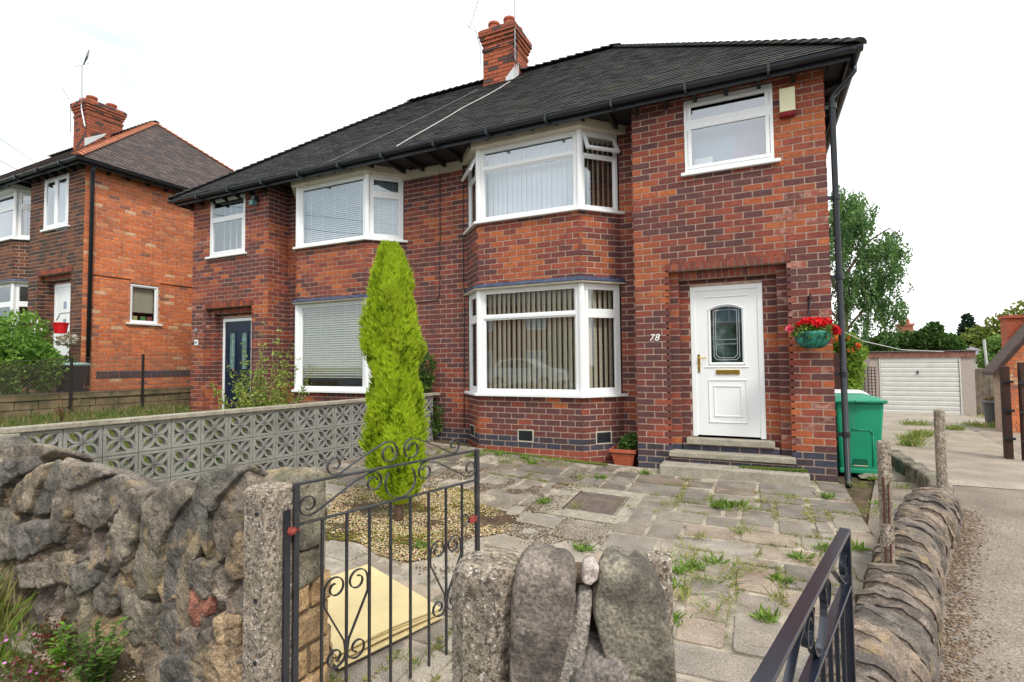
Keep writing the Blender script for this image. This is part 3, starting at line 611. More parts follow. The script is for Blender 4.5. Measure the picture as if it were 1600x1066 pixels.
m=MB(TR); m.add([FD(*p) for p in ((ga,n-.03,gz0),(gb,n-.03,gz0),(gb,n-.03,gz1+gr),(ga,n-.03,gz1+gr))],[(0,1,2,3)]); m.build('glass_pane',mGlass,door)
m=MB(TR); m.pbox(FD,ga-.02,gb+.02,n-.12,n-.115,gz0,gz1+.05); m.build('backing_glass',M('dark_textured_glass',(.05,.08,.07),rough=.25,ns=6,na=.7,dirt=[((.35,.42,.45),4,.55,.66,.5)]),door)
ml=M('lead_came',(.42,.46,.48),rough=.5,na=.1); m=MB(TR)
def came(P,w=.004):
    for (a,b),(c,d) in zip(P,P[1:]): m.tube([FD(a,n-.026,b),FD(c,n-.026,d)],w,5)
for o in (.035,.06): came([(ga+o,gz0+o+.04),(ga+o,gz1-o*.2),(ga+o+.05,gz1+.0),(gb-o-.05,gz1+.0),(gb-o,gz1-o*.2),(gb-o,gz0+o+.04),(gb-o-.04,gz0+o),(ga+o+.04,gz0+o),(ga+o,gz0+o+.04)])
came([(ga+.07,gz0+.24),(gb-.07,gz0+.24)],.003); came([(ga+.07,gz0+.3),(gb-.07,gz0+.3)],.003); m.build('leading',ml,door)
m=MB(TR); m.pbox(FD,ga+.055,gb-.04,n-.012,n+.004,1.245,1.305); m.build('letterbox',mBrass,door,bevel=.003)
m=MB(TR); m.pbox(FD,ga-.17,ga-.14,n-.012,n-.002,1.27,1.51); m.tube([FD(ga-.155,n-.005,1.46),FD(ga-.155,n+.035,1.46),FD(ga-.06,n+.04,1.462)],.008,8); m.lathe(FD(ga-.155,n-.002,1.35),[(.008,-.008),(.009,.0),(.008,.008)],8); m.build('handle',mBrass,door)
# door sill and steps
st=MB(TR); st.box(.62,1.655,.045,.20,.34,.418); s=st.build('doorstep',mConc,house,bevel=.008); s['label']='narrow concrete sill under the white door'
st=MB(TR); st.box(.415,1.87,-.11,.105,.188,.257); st.build('doorstep',mConc,house,bevel=.01)
st=MB(TR); st.box(.335,1.99,-.36,-.012,-.12,.122); st.build('doorstep',mConc,house,bevel=.015)
bs_=BW(TR); bs_.panel((.43,-.07),(1.86,-.07),.12,.188,(),'front',base=.08,thick=.06); bs_.panel((.57,.10),(1.71,.10),.257,.34,(),'front',base=.2465,thick=.05)
m=MB(TR); 
for q in bs_.b: m=MB(); m.pbox(q[0],q[1],q[2],-.002,.008,q[3],q[4],random.choice(BLU)); m.build('brick',mBrick,house)
bs_.mort.build('step_riser_mortar',mMortar,house)
# ---- navy door of the left half
FDl=FD; m=doorset(TL,house,FDl,u0-.02,u1+.02,.42,2.40,None,n); dl=m.build('door',mWhite,house,bevel=.004); dl['label']='navy front door with two tall glass panels in a white frame'
m=MB(TL); m.pbox(FD,u0+.04,u1-.04,n-.045,n-.012,.44,2.34); m.build('leaf',mNavy,dl)
for (a,b_) in ((.30,.45),(.66,.81)):
    for (c,d) in ((1.35,2.10),(.62,1.12)):
        m=MB(TL); rectframe(m,FD,a-.03,b_+.03,c-.03,d+.03,.03,n-.013,n+.002); m.build('panel_moulding',mNavy,dl)
    m=MB(TL); m.pbox(FD,a,b_,n-.012,n-.006,1.35,2.10); m.build('glass_pane',M('green_door_glass',(.12,.22,.2),rough=.15,na=.4,ns=12),dl)
    m=MB(TL)
    for q in range(1,5): m.tube([FD(a,n-.003,1.35+.15*q),FD(b_,n-.003,1.35+.15*q)],.003,4)
    m.tube([FD((a+b_)/2,n-.003,1.35),FD((a+b_)/2,n-.003,2.1)],.003,4); m.build('leading',ml,dl)
m=MB(TL); m.pbox(FD,.45,.7,n-.012,n+.002,1.2,1.25); m.build('letterbox',M('chrome',(.7,.7,.7),rough=.2,met=1,na=0),dl)
# ---- small fittings
Ff,_=frame((0,0),(2.29,0))
for ch,u in (('7',.175),('8',.245)): text(ch,'house_number_digit',.125,Ff,u,1.70,.014,mWhite,house,shear=.25)
m=MB(); FL,_=frame((2*XP-2.29,0),(2*XP,0)); m.pbox(FL,.11,.225,.008,.016,1.86,1.975); pl=m.build('number_plaque',mWhite,house); text('80','plaque_number',.07,FL,.128,1.893,.018,M('grey_paint',(.2,.25,.28),na=0),pl)
m=MB(); c=FL(.165,.02,2.17); m.lathe((0,0,0),[(.045,0),(.05,.01),(.03,.02)],12); m.v=[(c[0]+p[0],c[1]-p[2],c[2]+p[1]) for p in m.v]; m.build('door_bell',M('grey_metal',(.25,.25,.27),na=.1),house)
m=MB(); m.pbox(Ff,1.815,1.985,.01,.085,4.445,4.74); al=m.build('alarm_box',M('alarm_cream',(.72,.7,.45),rough=.4,na=.03),house,bevel=.01)
m=MB(); m.hexa([Ff(1.825,.075,4.40),Ff(1.975,.075,4.40),Ff(1.985,.01,4.39),Ff(1.815,.01,4.39),Ff(1.815,.085,4.443),Ff(1.985,.085,4.443),Ff(1.985,.01,4.443),Ff(1.815,.01,4.443)]); m.build('strobe',M('dark_red_plastic',(.22,.02,.03),rough=.3,na=.05),al)
m=MB(); m.pbox(FL,1.93,2.03,.01,.12,4.68,4.78); sl=m.build('security_light',mBlack,house,bevel=.01); m=MB(); m.pbox(FL,1.935,2.025,.06,.16,4.58,4.67); m.build('lamp_glass',M('teal_glass',(.1,.2,.22),rough=.2,na=.1),sl)
# airbricks
for (p0,p1,u) in (((-2.446,0),(-.774,0),.79),((-.774,0),(-.30,.476),.33),((-2.92,.476),(-2.446,0),.3)):
    F,_=frame(p0,p1); m=MB(); rectframe(m,F,u-.13,u+.13,.245,.43,.018,.006,.0135); ab=m.build('air_brick',M('pale_mortar',(.5,.47,.38),na=.2),house)
    m=MB(); m.pbox(F,u-.112,u+.112,.006,.011,.263,.412,(1,1,1)); m.build('grille_back',mBlack,ab); m=MB()
    for q in range(7): m.pbox(F,u-.11,u+.11,.010,.0165,.27+q*.02,.281+q*.02)
    m.build('grille',mBlack,ab)
# downpipe at the right corner
m=MB(); m.tube([(2.60,-.02,4.87),(2.60,-.02,4.80),(2.52,-.0,4.70),(2.42,.03,4.62),(2.375,.04,4.55),(2.385,.04,2.5),(2.40,.035,.0),(2.405,.0,-.04)],.034,12); dp=m.build('downpipe',mBlack,house,smooth=True)
for z in (4.45,3.35,2.4,1.25,.55): m=MB(); m.lathe((2.38+.005*(4.5-z),.04,z),[(.036,-.035),(.043,-.03),(.043,.03),(.036,.035)],12); m.box(2.30,2.36,.03,.06,z-.02,z+.02); m.build('pipe_collar',mBlack,dp)
# cables on the walls
def cable(pts,r,mat=mBlack,nm='cable',par=None): m=MB(); m.tube(pts,r,5); return m.build(nm,mat,par or house)
cable([(-2.98,.462,4.8),(-2.985,.462,2.7),(-2.97,.46,2.65),(-2.99,.462,.35)],.007); cable([(-3.45,.462,4.8),(-3.46,.462,2.62),(-3.52,.462,2.52),(-4.0,.462,2.50)],.009)
cable([(-6.9,-.014+.476,2.4),(-6.87,.46,.6)],.008)
# cream frieze between the bays, cables on the roof
m=MB(); m.box(-4.3,-3.0,.455,.465,4.74,4.90); m.build('frieze_board',mCream,house)
def onroof(x,y,o=.03): return (x,y-o*.63,roofz(y)+o*.77)
grey=M('grey_cable',(.5,.5,.48),rough=.6,na=.1)
cable([onroof(-3.05,2.55),onroof(-3.1,2.2),onroof(-3.2,1.8),onroof(-3.45,1.25),onroof(-3.5,.9),onroof(-3.6,.5),onroof(-3.75,.0),onroof(-3.8,-.28)],.009,grey)
cable([onroof(-3.85,2.6),onroof(-4.0,2.2),onroof(-4.3,1.5),onroof(-4.7,.8),onroof(-5.0,.3),onroof(-5.25,-.28)],.005,M('faint_cable',(.22,.22,.21),na=.1))
# ---- chimney
def chimney(T,house,x0,x1,y0,y1,ztop,zone,zb,aer=True):
    b=BW(T); bands=[(zb,ztop-.46,0),(ztop-.46,ztop-.40,.02),(ztop-.40,ztop-.30,.0),(ztop-.30,ztop-.22,.03),(ztop-.22,ztop-.14,.055),(ztop-.14,ztop,.08)]
    ch=MB(T); ch.box(x0+.004,x1-.004,y0+.004,y1-.004,zb-.6,ztop); ch.box(x0-.05,x1+.05,y0-.05,y1+.05,ztop,ztop+.03)
    for z0,z1,e in bands[1:]:
        if e: ch.box(x0-e+.003,x1+e-.003,y0-e+.003,y1+e-.003,z0+.002,z1-.002)
    ch=ch.build('chimney',mMortD,house)
    m=MB(T)
    for z0,z1,e in bands:
        for p0,p1 in (((x0-e,y0-e),(x1+e,y0-e)),((x1+e,y0-e),(x1+e,y1+e)),((x0-e,y1+e),(x0-e,y0-e))):
            b.b=[]; b.panel(p0,p1,z0-(.5 if z0==zb else 0),z1,(),'red' if zone=='red' else zone,back=False,base=ztop-K*40,ext=(.007,.0))
            for q in b.b: m.pbox(q[0],q[1],q[2],-.002,.008,q[3],q[4],q[5] if random.random()<.75 else (.09,.05,.045))
    m.build('chimney_brickwork',mBrick,ch)
    return ch
ch=chimney(TT(),house,-3.86,-3.13,2.87,3.65,8.80,'red',7.6)
for x in (-3.68,-3.30):
    for y in (3.05,3.45): m=MB(); m.lathe((x,y,8.82),[(.13,0),(.12,.03),(.115,.17),(.135,.18),(.135,.23),(.11,.235),(.10,.1)],16); m.build('chimney_pot',mTerra,ch,smooth=False)
m=MB(); m.hexa([(-3.3,2.858,7.5),(-3.11,2.858,7.5),(-3.11,2.84,7.5),(-3.3,2.84,7.5),(-3.3,2.858,7.62),(-3.11,2.858,7.80),(-3.11,2.84,7.80),(-3.3,2.84,7.62)]); 
for i in range(5): m.prism([(-3.118,2.86+.05*i,7.55+.04*i),(-3.118,2.91+.05*i,7.6+.04*i),(-3.118,2.89+.05*i,7.88+.04*i-.05*(i%2))],(.012,0,0))
m.build('flashing',M('pale_lead',(.6,.62,.62),na=.1),ch)
alu=M('aerial_metal',(.35,.35,.37),rough=.4,met=.6,na=.1)
m=MB(); m.tube([(-3.06,2.82,7.95),(-3.06,2.82,9.9)],.012,6); m.tube([(-3.06,2.82,8.05),(-3.14,2.9,8.05)],.012,5); m.tube([(-3.06,2.82,8.28),(-3.14,2.9,8.28)],.012,5)
for i in range(9): m.tube([(-3.06+.0,2.82,8.35),(-3.06,2.82,8.36)],.014,5)
m.build('aerial_mast',alu,ch)
m=MB(); m.tube([(-3.10+.09*math.cos(t),2.84-.02,8.13+.09*math.sin(t)) for t in np.linspace(0,13,40)],.009,5); m.build('cable_coil',mBlack,ch)
m=MB(); m.tube([(-3.93,2.85,8.05),(-3.93,2.85,8.5),(-4.05,2.8,8.95)],.01,6); m.tube([(-4.15,2.75,8.93),(-3.75,2.75,9.85)],.008,5)
for i in range(12): t=i/11; p=Vector((-4.15+.4*t,2.75,8.93+.92*t)); m.tube([p-Vector((0,.12-.05*t,0)),p+Vector((0,.12-.05*t,0))],.004,4)
m.tube([(-4.22,2.6,8.98),(-4.02,2.9,8.85)],.006,4); m.build('tv_aerial',alu,ch)
# ---------------------------------------------------------------- rubble walls (stones fitted together, split cell by cell)
def rubble(parent,Pfn,Ls,Lt,res,seeds,aspect,shear,amp,offs,lim=.07,seed=1,cols=None,warp=.05,nz=.012,joint=mJoint,rnd=2.2):
    if not lim: lim=1e-9
    ns,nt_=int(Ls/res)+1,int(Lt/res)+1; s,t=np.meshgrid(np.linspace(0,Ls,ns),np.linspace(0,Lt,nt_),indexing='ij')
    P3=np.stack([s*7,t*7,np.zeros_like(s)],-1); ws=s+warp*(fbm(P3,3,seed+5))*2; wt=t+warp*(fbm(P3,3,seed+9))*2
    F1=np.full(s.shape,9.);F2=F1.copy();ID=np.zeros(s.shape,int)
    for i,(a,b) in enumerate(seeds):
        ds=(ws-a)-shear*(wt-b); dt=(wt-b); d=np.sqrt((ds/aspect[0])**2+(dt/aspect[1])**2); 
        m1=d<F1; F2=np.where(m1,F1,np.minimum(F2,d)); ID=np.where(m1,i,ID); F1=np.where(m1,d,F1)
    e=F2-F1; sm=np.clip((e-lim*.5)/.42,0,1); sm=1-(1-sm)**rnd
    off=np.array(offs)[ID]; 
    h=-amp*.55+amp*1.2*sm+off*np.clip(e/.18,0,1)
    pos,nor=Pfn(s,t); q=pos*1.0
    h=h+nz*2*fbm(q*9,4,seed)*np.clip(e/.1,.3,1)+nz*.9*fbm(q*34,3,seed+2)
    # ridged strata
    h=h+nz*.5*np.abs(fbm(q*np.array([14,14,5]),3,seed+7))
    V=pos+nor*h[...,None]; V=V.reshape(-1,3); idx=np.arange(ns*nt_).reshape(ns,nt_)
    A=idx[:-1,:-1].ravel();B=idx[1:,:-1].ravel();Cc=idx[1:,1:].ravel();D=idx[:-1,1:].ravel(); Fq=np.stack([A,B,Cc,D],1)
    cid=ID[:-1,:-1].ravel(); ce=e[:-1,:-1].ravel(); jm=ce<lim*.55
    for i in range(len(seeds)):
        f=Fq[(cid==i)&~jm]
        if len(f)<12: continue
        u,inv=np.unique(f,return_inverse=True); c=cols[(i*7+seed)%len(cols)]
        npmesh('stone',V[u],inv.reshape(f.shape),np.tile(c,(len(f),1)),mStone,parent,True)
    f=Fq[jm]
    if len(f): u,inv=np.unique(f,return_inverse=True); npmesh('joint_fill',V[u],inv.reshape(f.shape),np.tile((.1,.08,.06),(len(f),1)),joint,parent,True)
STC=[(.24,.19,.14),(.17,.145,.12),(.28,.21,.14),(.20,.16,.13),(.30,.22,.13),(.16,.13,.11),(.30,.21,.13),(.22,.16,.12),(.2,.17,.12)]
def profile(parts):   # parts: list of 2D points (n,z) -> function of arc length
    P=np.array(parts,float); d=np.r_[0,np.cumsum(np.hypot(*np.diff(P,axis=0).T))]
    def f(t):
        x=np.interp(t,d,P[:,0]); z=np.interp(t,d,P[:,1]); e=.04; x1=np.interp(t+e,d,P[:,0]);z1=np.interp(t+e,d,P[:,1]);x0=np.interp(t-e,d,P[:,0]);z0=np.interp(t-e,d,P[:,1])
        tx,tz=x1-x0,z1-z0; l=np.hypot(tx,tz)+1e-9; return x,z,-tz/l,tx/l
    return f,d[-1]
def wallpath(path,prof,topz=None):
    A=np.array(path,float); d=np.r_[0,np.cumsum(np.hypot(*np.diff(A[:,:2],axis=0).T))]; pf,Lt=prof
    def P(s,t):
        x=np.interp(s,d,A[:,0]);y=np.interp(s,d,A[:,1]); e=.05
        dx=np.interp(s+e,d,A[:,0])-np.interp(s-e,d,A[:,0]); dy=np.interp(s+e,d,A[:,1])-np.interp(s-e,d,A[:,1]); l=np.hypot(dx,dy)+1e-9; dx/=l;dy/=l
        bz=np.interp(s,d,A[:,2]); hz=np.interp(s,d,A[:,3]); n,z,nn,nz_=pf(t)
        # right hand side of the path is the seen face
        rx,ry=dy,-dx
        pos=np.stack([x+rx*n,y+ry*n,bz+z*hz],-1); nor=np.stack([rx*nn,ry*nn,nz_],-1); return pos,nor
    return P,d[-1],Lt
def boulder(parent,F,poly,front,back,col,seed,nz=.012,M_=56,mat=None,rnd=.02,name='stone',grow=1.0,sub=1):
    P=np.array(poly,float)
    c_=P.mean(0); P=c_+(P-c_)*grow
    Q=np.roll(P,-1,0); P=np.stack([P*.88+Q*.12,P*.12+Q*.88],1).reshape(-1,2)
    d=np.r_[0,np.cumsum(np.hypot(*(np.roll(P,-1,0)-P).T))]; C=np.vstack([P,P[:1]]); tt=np.linspace(0,d[-1],M_,endpoint=False); R0=np.stack([np.interp(tt,d,C[:,0]),np.interp(tt,d,C[:,1])],1); c=R0.mean(0)
    size=np.sqrt(np.ptp(R0[:,0])*np.ptp(R0[:,1])); sc=[0.02,.2,.38,.54,.68,.79,.87,.93,.975,1.0,1.0,.985]+[.97,.95,.90,.80,.4][:5]
    dp=[front*1.0,front*1.02,front*.98,front,front*.97,front*.95,front*.9,front*.8,front*.45,front*.0,-.03,-.05]+[back*.4-.03,back*.7,back*.9,back,back]
    if sub>1: x_=np.arange(len(sc)); xs_=np.linspace(0,len(sc)-1,(len(sc)-1)*sub+1); sc=np.interp(xs_,x_,sc); dp=np.interp(xs_,x_,dp)
    rings=[]
    for k,(a,n) in enumerate(zip(sc,dp)):
        q=c+(R0-c)*a; pts=np.array([F(u,n,z) for u,z in q]); ctr=np.array(F(c[0],min(n,0)*.9-.04,c[1])); dr=pts-ctr; dr/=np.linalg.norm(dr,axis=1)[:,None]+1e-9
        fc=np.abs(((vnoise(pts*5+seed*1.7,seed)*3.2)%1)-.5)*2; st_=pts@np.array([.3,.2,1.0]); 
        h=nz*4.2*fbm(pts*6.5+seed*3.1,4,seed)+nz*2.2*fbm(pts*24+seed,4,seed+3)-nz*2.6*np.abs(fbm(pts*np.array([13,13,6])+seed,4,seed+5))+nz*.9*(fc-.5)+nz*.8*fbm(pts*70,3,seed)-nz*1.2*np.clip(np.abs(fbm(pts*np.array([20,20,9])+7,3,seed+8))-.03,-.03,0)*-8*.12
        rings.append(pts+dr*h[:,None])
    V=np.concatenate(rings); K_=len(rings); Fq=[(k*M_+i,k*M_+(i+1)%M_,(k+1)*M_+(i+1)%M_,(k+1)*M_+i) for k in range(K_-1) for i in range(M_)]
    return npmesh(name,V,Fq,np.tile(col,(len(Fq),1)),mat or mStone,parent,True)
LWS=[[(3.345,0.895),(3.554,0.944),(3.813,0.949),(3.882,0.918),(3.721,0.858),(3.436,0.828),(3.22,0.769),(3.212,0.886)],[(3.22,0.78),(3.435,0.838),(3.739,0.884),(3.744,0.81),(3.485,0.728),(3.275,0.636)],[(3.452,0.581),(3.666,0.774),(3.895,0.86),(3.843,0.759),(3.78,0.684),(3.7,0.547),(3.498,0.514)],[(3.7,0.547),(3.797,0.735),(3.932,0.863),(4.016,0.845),(3.996,0.704),(3.875,0.542)],[(3.935,0.477),(3.978,0.703),(4.041,0.876),(4.141,0.84),(4.139,0.718),(4.117,0.622),(4.03,0.413),(3.956,0.422)],[(4.048,0.824),(4.218,0.865),(4.352,0.875),(4.515,0.841),(4.34,0.774),(4.139,0.713)],[(4.113,0.701),(4.34,0.783),(4.608,0.837),(4.752,0.776),(4.659,0.706),(4.479,0.581),(4.353,0.511),(4.182,0.545)],[(4.513,0.514),(4.6,0.656),(4.672,0.76),(4.853,0.769),(4.834,0.708),(4.726,0.508),(4.642,0.367),(4.554,0.292)],[(3.546,0.428),(3.859,0.492),(3.911,0.397),(3.792,0.322),(3.638,0.26),(3.551,0.338)],[(3.943,0.315),(4.14,0.34),(4.181,0.231),(4.13,0.194),(3.987,0.199)],[(4.178,0.285),(4.361,0.332),(4.398,0.231),(4.236,0.158)],[(3.601,0.205),(3.872,0.257),(3.934,0.152),(3.647,0.103)],[(4.399,0.204),(4.554,0.288),(4.634,0.202),(4.531,0.097),(4.402,0.134)],[(3.241,0.474),(3.499,0.504),(3.551,0.348),(3.515,0.262),(3.26,0.204)],[(4.772,0.372),(4.821,0.555),(4.834,0.722),(4.959,0.8),(5.089,0.844),(5.224,0.799),(5.069,0.651),(5.002,0.558),(4.94,0.281),(4.814,0.231)],[(4.978,0.203),(4.973,0.361),(5.028,0.561),(5.083,0.727),(5.232,0.797),(5.258,0.715),(5.252,0.632),(5.143,0.431),(5.124,0.22),(5.032,0.171)],[(5.106,0.258),(5.119,0.385),(5.253,0.612),(5.274,0.543),(5.209,0.431),(5.202,0.195),(5.141,0.193)],[(5.228,0.825),(5.302,0.894),(5.433,0.95),(5.581,0.941),(5.406,0.792),(5.384,0.739),(5.333,0.733),(5.348,0.493),(5.273,0.574),(5.25,0.735)],[(5.333,0.723),(5.406,0.792),(5.552,0.929),(5.618,0.872),(5.6,0.705),(5.5,0.624),(5.457,0.53),(5.37,0.492)],[(5.461,0.501),(5.517,0.622),(5.601,0.667),(5.601,0.503),(5.532,0.463)],[(5.201,0.409),(5.256,0.479),(5.37,0.485),(5.357,0.375),(5.311,0.342),(5.214,0.381)],[(5.351,0.379),(5.401,0.452),(5.593,0.464),(5.6,0.312),(5.499,0.303)],[(5.213,0.299),(5.244,0.35),(5.336,0.339),(5.325,0.259),(5.264,0.175),(5.212,0.187)],[(5.401,0.185),(5.421,0.258),(5.485,0.29),(5.565,0.286),(5.546,0.168),(5.438,0.154)],[(4.872,0.172),(5.013,0.212),(5.137,0.161),(5.113,0.012),(4.948,0.038)],[(5.168,0.137),(5.327,0.182),(5.347,0.125),(5.316,0.018),(5.187,0.054)],[(5.36,0.117),(5.538,0.161),(5.591,0.021),(5.372,-0.047)],[(5.536,0.271),(5.6,0.303),(5.605,0.03),(5.567,0.172)],[(4.682,0.213),(4.796,0.223),(4.89,0.175),(4.912,0.051),(4.748,-0.006)],[(5.021,-0.03),(5.171,0.035),(5.3,0.005),(5.288,-0.108),(5.076,-0.151)]]

# left wall along the pavement; profile goes face (right hand = street side), over the top, down the back
fw_l=thing('stone_wall','long dark rubble stone wall of leaning stones beside the pavement','stone wall',(-3,-5.4,-.27))
prof=profile([(.085,-.05),(.07,.3),(.055,.6),(.04,.74),(.02,.84),(-.05,.86),(-.14,.85),(-.2,.80),(-.22,.6),(-.22,0)])
P,Ls,Lt=wallpath([(-5.0,-5.38,-.25,1.12),(-3.2,-5.38,-.25,1.16),(-2.2,-5.38,-.25,1.10),(-1.2,-5.39,-.25,1.13),(-.44,-5.40,-.25,1.13)],prof)
R_=random.Random(21); seeds=[];offs=[]
s_=0.08
while s_<Ls:
    seeds.append((s_+R_.uniform(-.02,.02)+.0,.76+R_.uniform(-.06,.06))); offs.append(R_.uniform(-.01,.075)); s_+=R_.choice([.12,.15,.19,.23])
s_=.05
while s_<Ls:
    seeds.append((s_,.33+R_.uniform(-.07,.07))); offs.append(R_.uniform(-.015,.03)); s_+=R_.choice([.10,.16,.2])
s_=.0
while s_<Ls:
    seeds.append((s_,.08+R_.uniform(-.04,.04))); offs.append(R_.uniform(-.015,.02)); s_+=R_.choice([.12,.16,.2])
s_=.05
while s_<Ls:
    seeds.append((s_,1.40+R_.uniform(-.05,.05))); offs.append(R_.uniform(0,.03)); s_+=.25
rubble(fw_l,P,Ls,Lt,.0095,seeds,(1,2.2),.42,.095,offs,seed=3,cols=STC,nz=.024,lim=.0,warp=.075,joint=mSoil,rnd=3.5)
FW,_=frame((-6.2,-5.47),(-.5,-5.47))
LC=[(.23,.195,.15),(.165,.15,.125),(.20,.17,.14),(.26,.21,.15),(.19,.165,.135),(.15,.135,.12),(.23,.19,.15)]
for k,q in enumerate(LWS):
    zt=max(p[1] for p in q); u_=sum(p[0] for p in q)/len(q); c=LC[(k*5)%7]
    if k==22: c=(.36,.15,.10)
    if k in (23,26,19): c=(.32,.23,.14)
    top=zt>.72; boulder(fw_l,(lambda u,n,z:FW(u,n,z+min(0,n)*.42)) if top else FW,[(a,b) for a,b in q],.022+.03*((k*7)%3)/2,-.24 if top else -.10,c,100+k,nz=.013,M_=100,grow=1.08 if top else 1.30,sub=2)
# top stones carried on beyond the left edge
for k in range(13):
    u0_=3.25-k*.24; z0_=.84+.08*((k*5)%3)/2; boulder(fw_l,FW,[(u0_-.3,.35),(u0_-.13,.34),(u0_+.02,.62),(u0_+.08,z0_),(u0_-.08,z0_+.03),(u0_-.2,.6)],.045,-.26,LC[k%7],300+k,M_=40)
# squared sandstone blocks on the end of the wall
zz=-.3; k=0
while zz<.40:
    h=R_.choice([.13,.15,.17]); h=min(h,.42-zz)
    if h<.05: break
    for (ya,yb) in (((-5.47,-5.17),) if k%2 else ((-5.47,-5.30),(-5.295,-5.17))):
        m=MB(); e=R_.uniform(-.012,.012); y0,y1,za,zb=ya+.006,yb-.006,zz+.006,zz+h-.006; N=6; V=[];Fc=[]
        for j in range(N+1):
            for i in range(N+1):
                u,v=i/N,j/N; b=min(min(u,1-u)*(y1-y0),min(v,1-v)*(zb-za)); y=y0+(y1-y0)*u; z=za+(zb-za)*v
                V.append((-.435+e+min(b,.02)*1.1+.008*float(vnoise([y*30,z*30,k],5)),y,z))
        for j in range(N):
            for i in range(N): a=j*(N+1)+i; Fc.append((a,a+1,a+N+2,a+N+1))
        m.add(V,Fc); m.box(-.56,-.436+e,y0,y1,za,zb); m.build('sandstone_block',mSand,fw_l,smooth=False)
    zz+=h; k+=1
m=MB(); m.box(-.60,-.452,-5.46,-5.18,-.3,.80); m.build('end_mortar',mJoint,fw_l)
FE,_=frame((-.42,-5.47),(-.42,-5.17))
boulder(fw_l,FE,[(.0,.60),(.02,.78),(.05,.90),(.14,.93),(.23,.90),(.26,.75),(.24,.58),(.12,.55)],.03,-.28,(.26,.23,.17),401,nz=.010,M_=70)
boulder(fw_l,FE,[(.0,.42),(.01,.55),(.12,.56),(.24,.55),(.25,.42),(.12,.40)],.02,-.1,(.20,.18,.13),402,nz=.007,M_=60)
# short wall between the two gates
fw_s=thing('stone_wall','two big grey boulders mortared between two concrete gate posts','stone wall',(1.1,-5.86,-.27))
FS,_=frame((.845,-5.99),(1.305,-5.81)); GB=(.17,.155,.14)
boulder(fw_s,FS,[(.07,-.3),(.085,.3),(.086,.66),(.084,.78),(.094,.864),(.110,.915),(.150,.945),(.215,.95),(.255,.915),(.248,.85),(.205,.765),(.155,.68),(.140,.6),(.13,.3),(.13,-.3)],.055,-.20,(.20,.165,.14),501,sub=4,nz=.017,M_=170)
boulder(fw_s,FS,[(.39,.3),(.385,.66),(.38,.735),(.32,.765),(.285,.80),(.295,.85),(.306,.90),(.318,.935),(.345,.945),(.385,.935),(.43,.915),(.458,.87),(.470,.79),(.477,.68),(.48,.3),(.46,-.3),(.40,-.3)],.05,-.22,(.22,.195,.15),502,sub=4,nz=.018,M_=170)
boulder(fw_s,FS,[(.20,.3),(.215,.66),(.232,.712),(.268,.748),(.32,.755),(.362,.73),(.40,.67),(.40,.3),(.38,-.3),(.20,-.3)],.066,-.15,(.23,.20,.18),503,sub=4,nz=.018,M_=120)
mPP=M('pale_pointing',(.34,.30,.26),rough=.95,ns=30,na=.3,bump=.008,bs=120,fine=150,dirt=[((.09,.08,.07),60,.55,.62,.7),((.7,.66,.6),90,.64,.7,.8)])
boulder(fw_s,FS,[(.15,-.3),(.165,.6),(.17,.68),(.205,.765),(.245,.84),(.262,.88),(.290,.87),(.268,.78),(.240,.73),(.222,.67),(.215,.6),(.21,-.3)],.040,-.10,(.3,.3,.3),504,nz=.009,M_=120,mat=mPP,name='pointing')
boulder(fw_s,FS,[(.262,.885),(.268,.918),(.285,.93),(.305,.92),(.300,.89),(.28,.878)],.02,-.05,(.3,.3,.3),505,nz=.005,M_=50,mat=M('pink_stone',(.45,.38,.34),ns=40,na=.3,bump=.004,fine=150),name='stone')
m=MB(); m.prism([FS(.08,-.045,-.3),FS(.46,-.045,-.3),FS(.46,-.045,.86),FS(.08,-.045,.86)],(-.04,.13,0)); m.build('core',mSoil,fw_s)
# right wall of slabs on edge beside the drive
fw_r=thing('stone_wall','curving low wall of thin stones set on edge beside the driveway','stone wall',(2.4,-2.8,-.1))
prof4=profile([(.17,-.1),(.175,.12),(.15,.24),(.10,.29),(.0,.32),(-.1,.315),(-.17,.29),(-.2,.2),(-.2,-.1)])
zw=lambda x,y:zg(0,y)-.0
RP=[(1.62,-5.35),(1.76,-4.75),(1.93,-4.2),(2.10,-3.75),(2.25,-3.2),(2.42,-2.6),(2.62,-2.0),(2.78,-1.55),(2.92,-1.15)]
P,Ls,Lt=wallpath([(x,y,zw(x,y),1.05 if y<-2 else .9) for x,y in RP],prof4)
def pathat(s):
    A_=np.array(RP); d=np.r_[0,np.cumsum(np.hypot(*np.diff(A_,axis=0).T))]; g=lambda t:(np.interp(t,d,A_[:,0]),np.interp(t,d,A_[:,1])); x,y=g(s); x1,y1=g(min(s+.08,d[-1])); x0,y0=g(max(s-.08,0)); l=math.hypot(x1-x0,y1-y0); return x,y,(x1-x0)/l,(y1-y0)/l
RC=[(.20,.16,.13),(.15,.125,.105),(.22,.17,.135),(.18,.145,.12),(.14,.12,.105),(.24,.185,.14),(.19,.155,.135)]
s_=.0; k=0
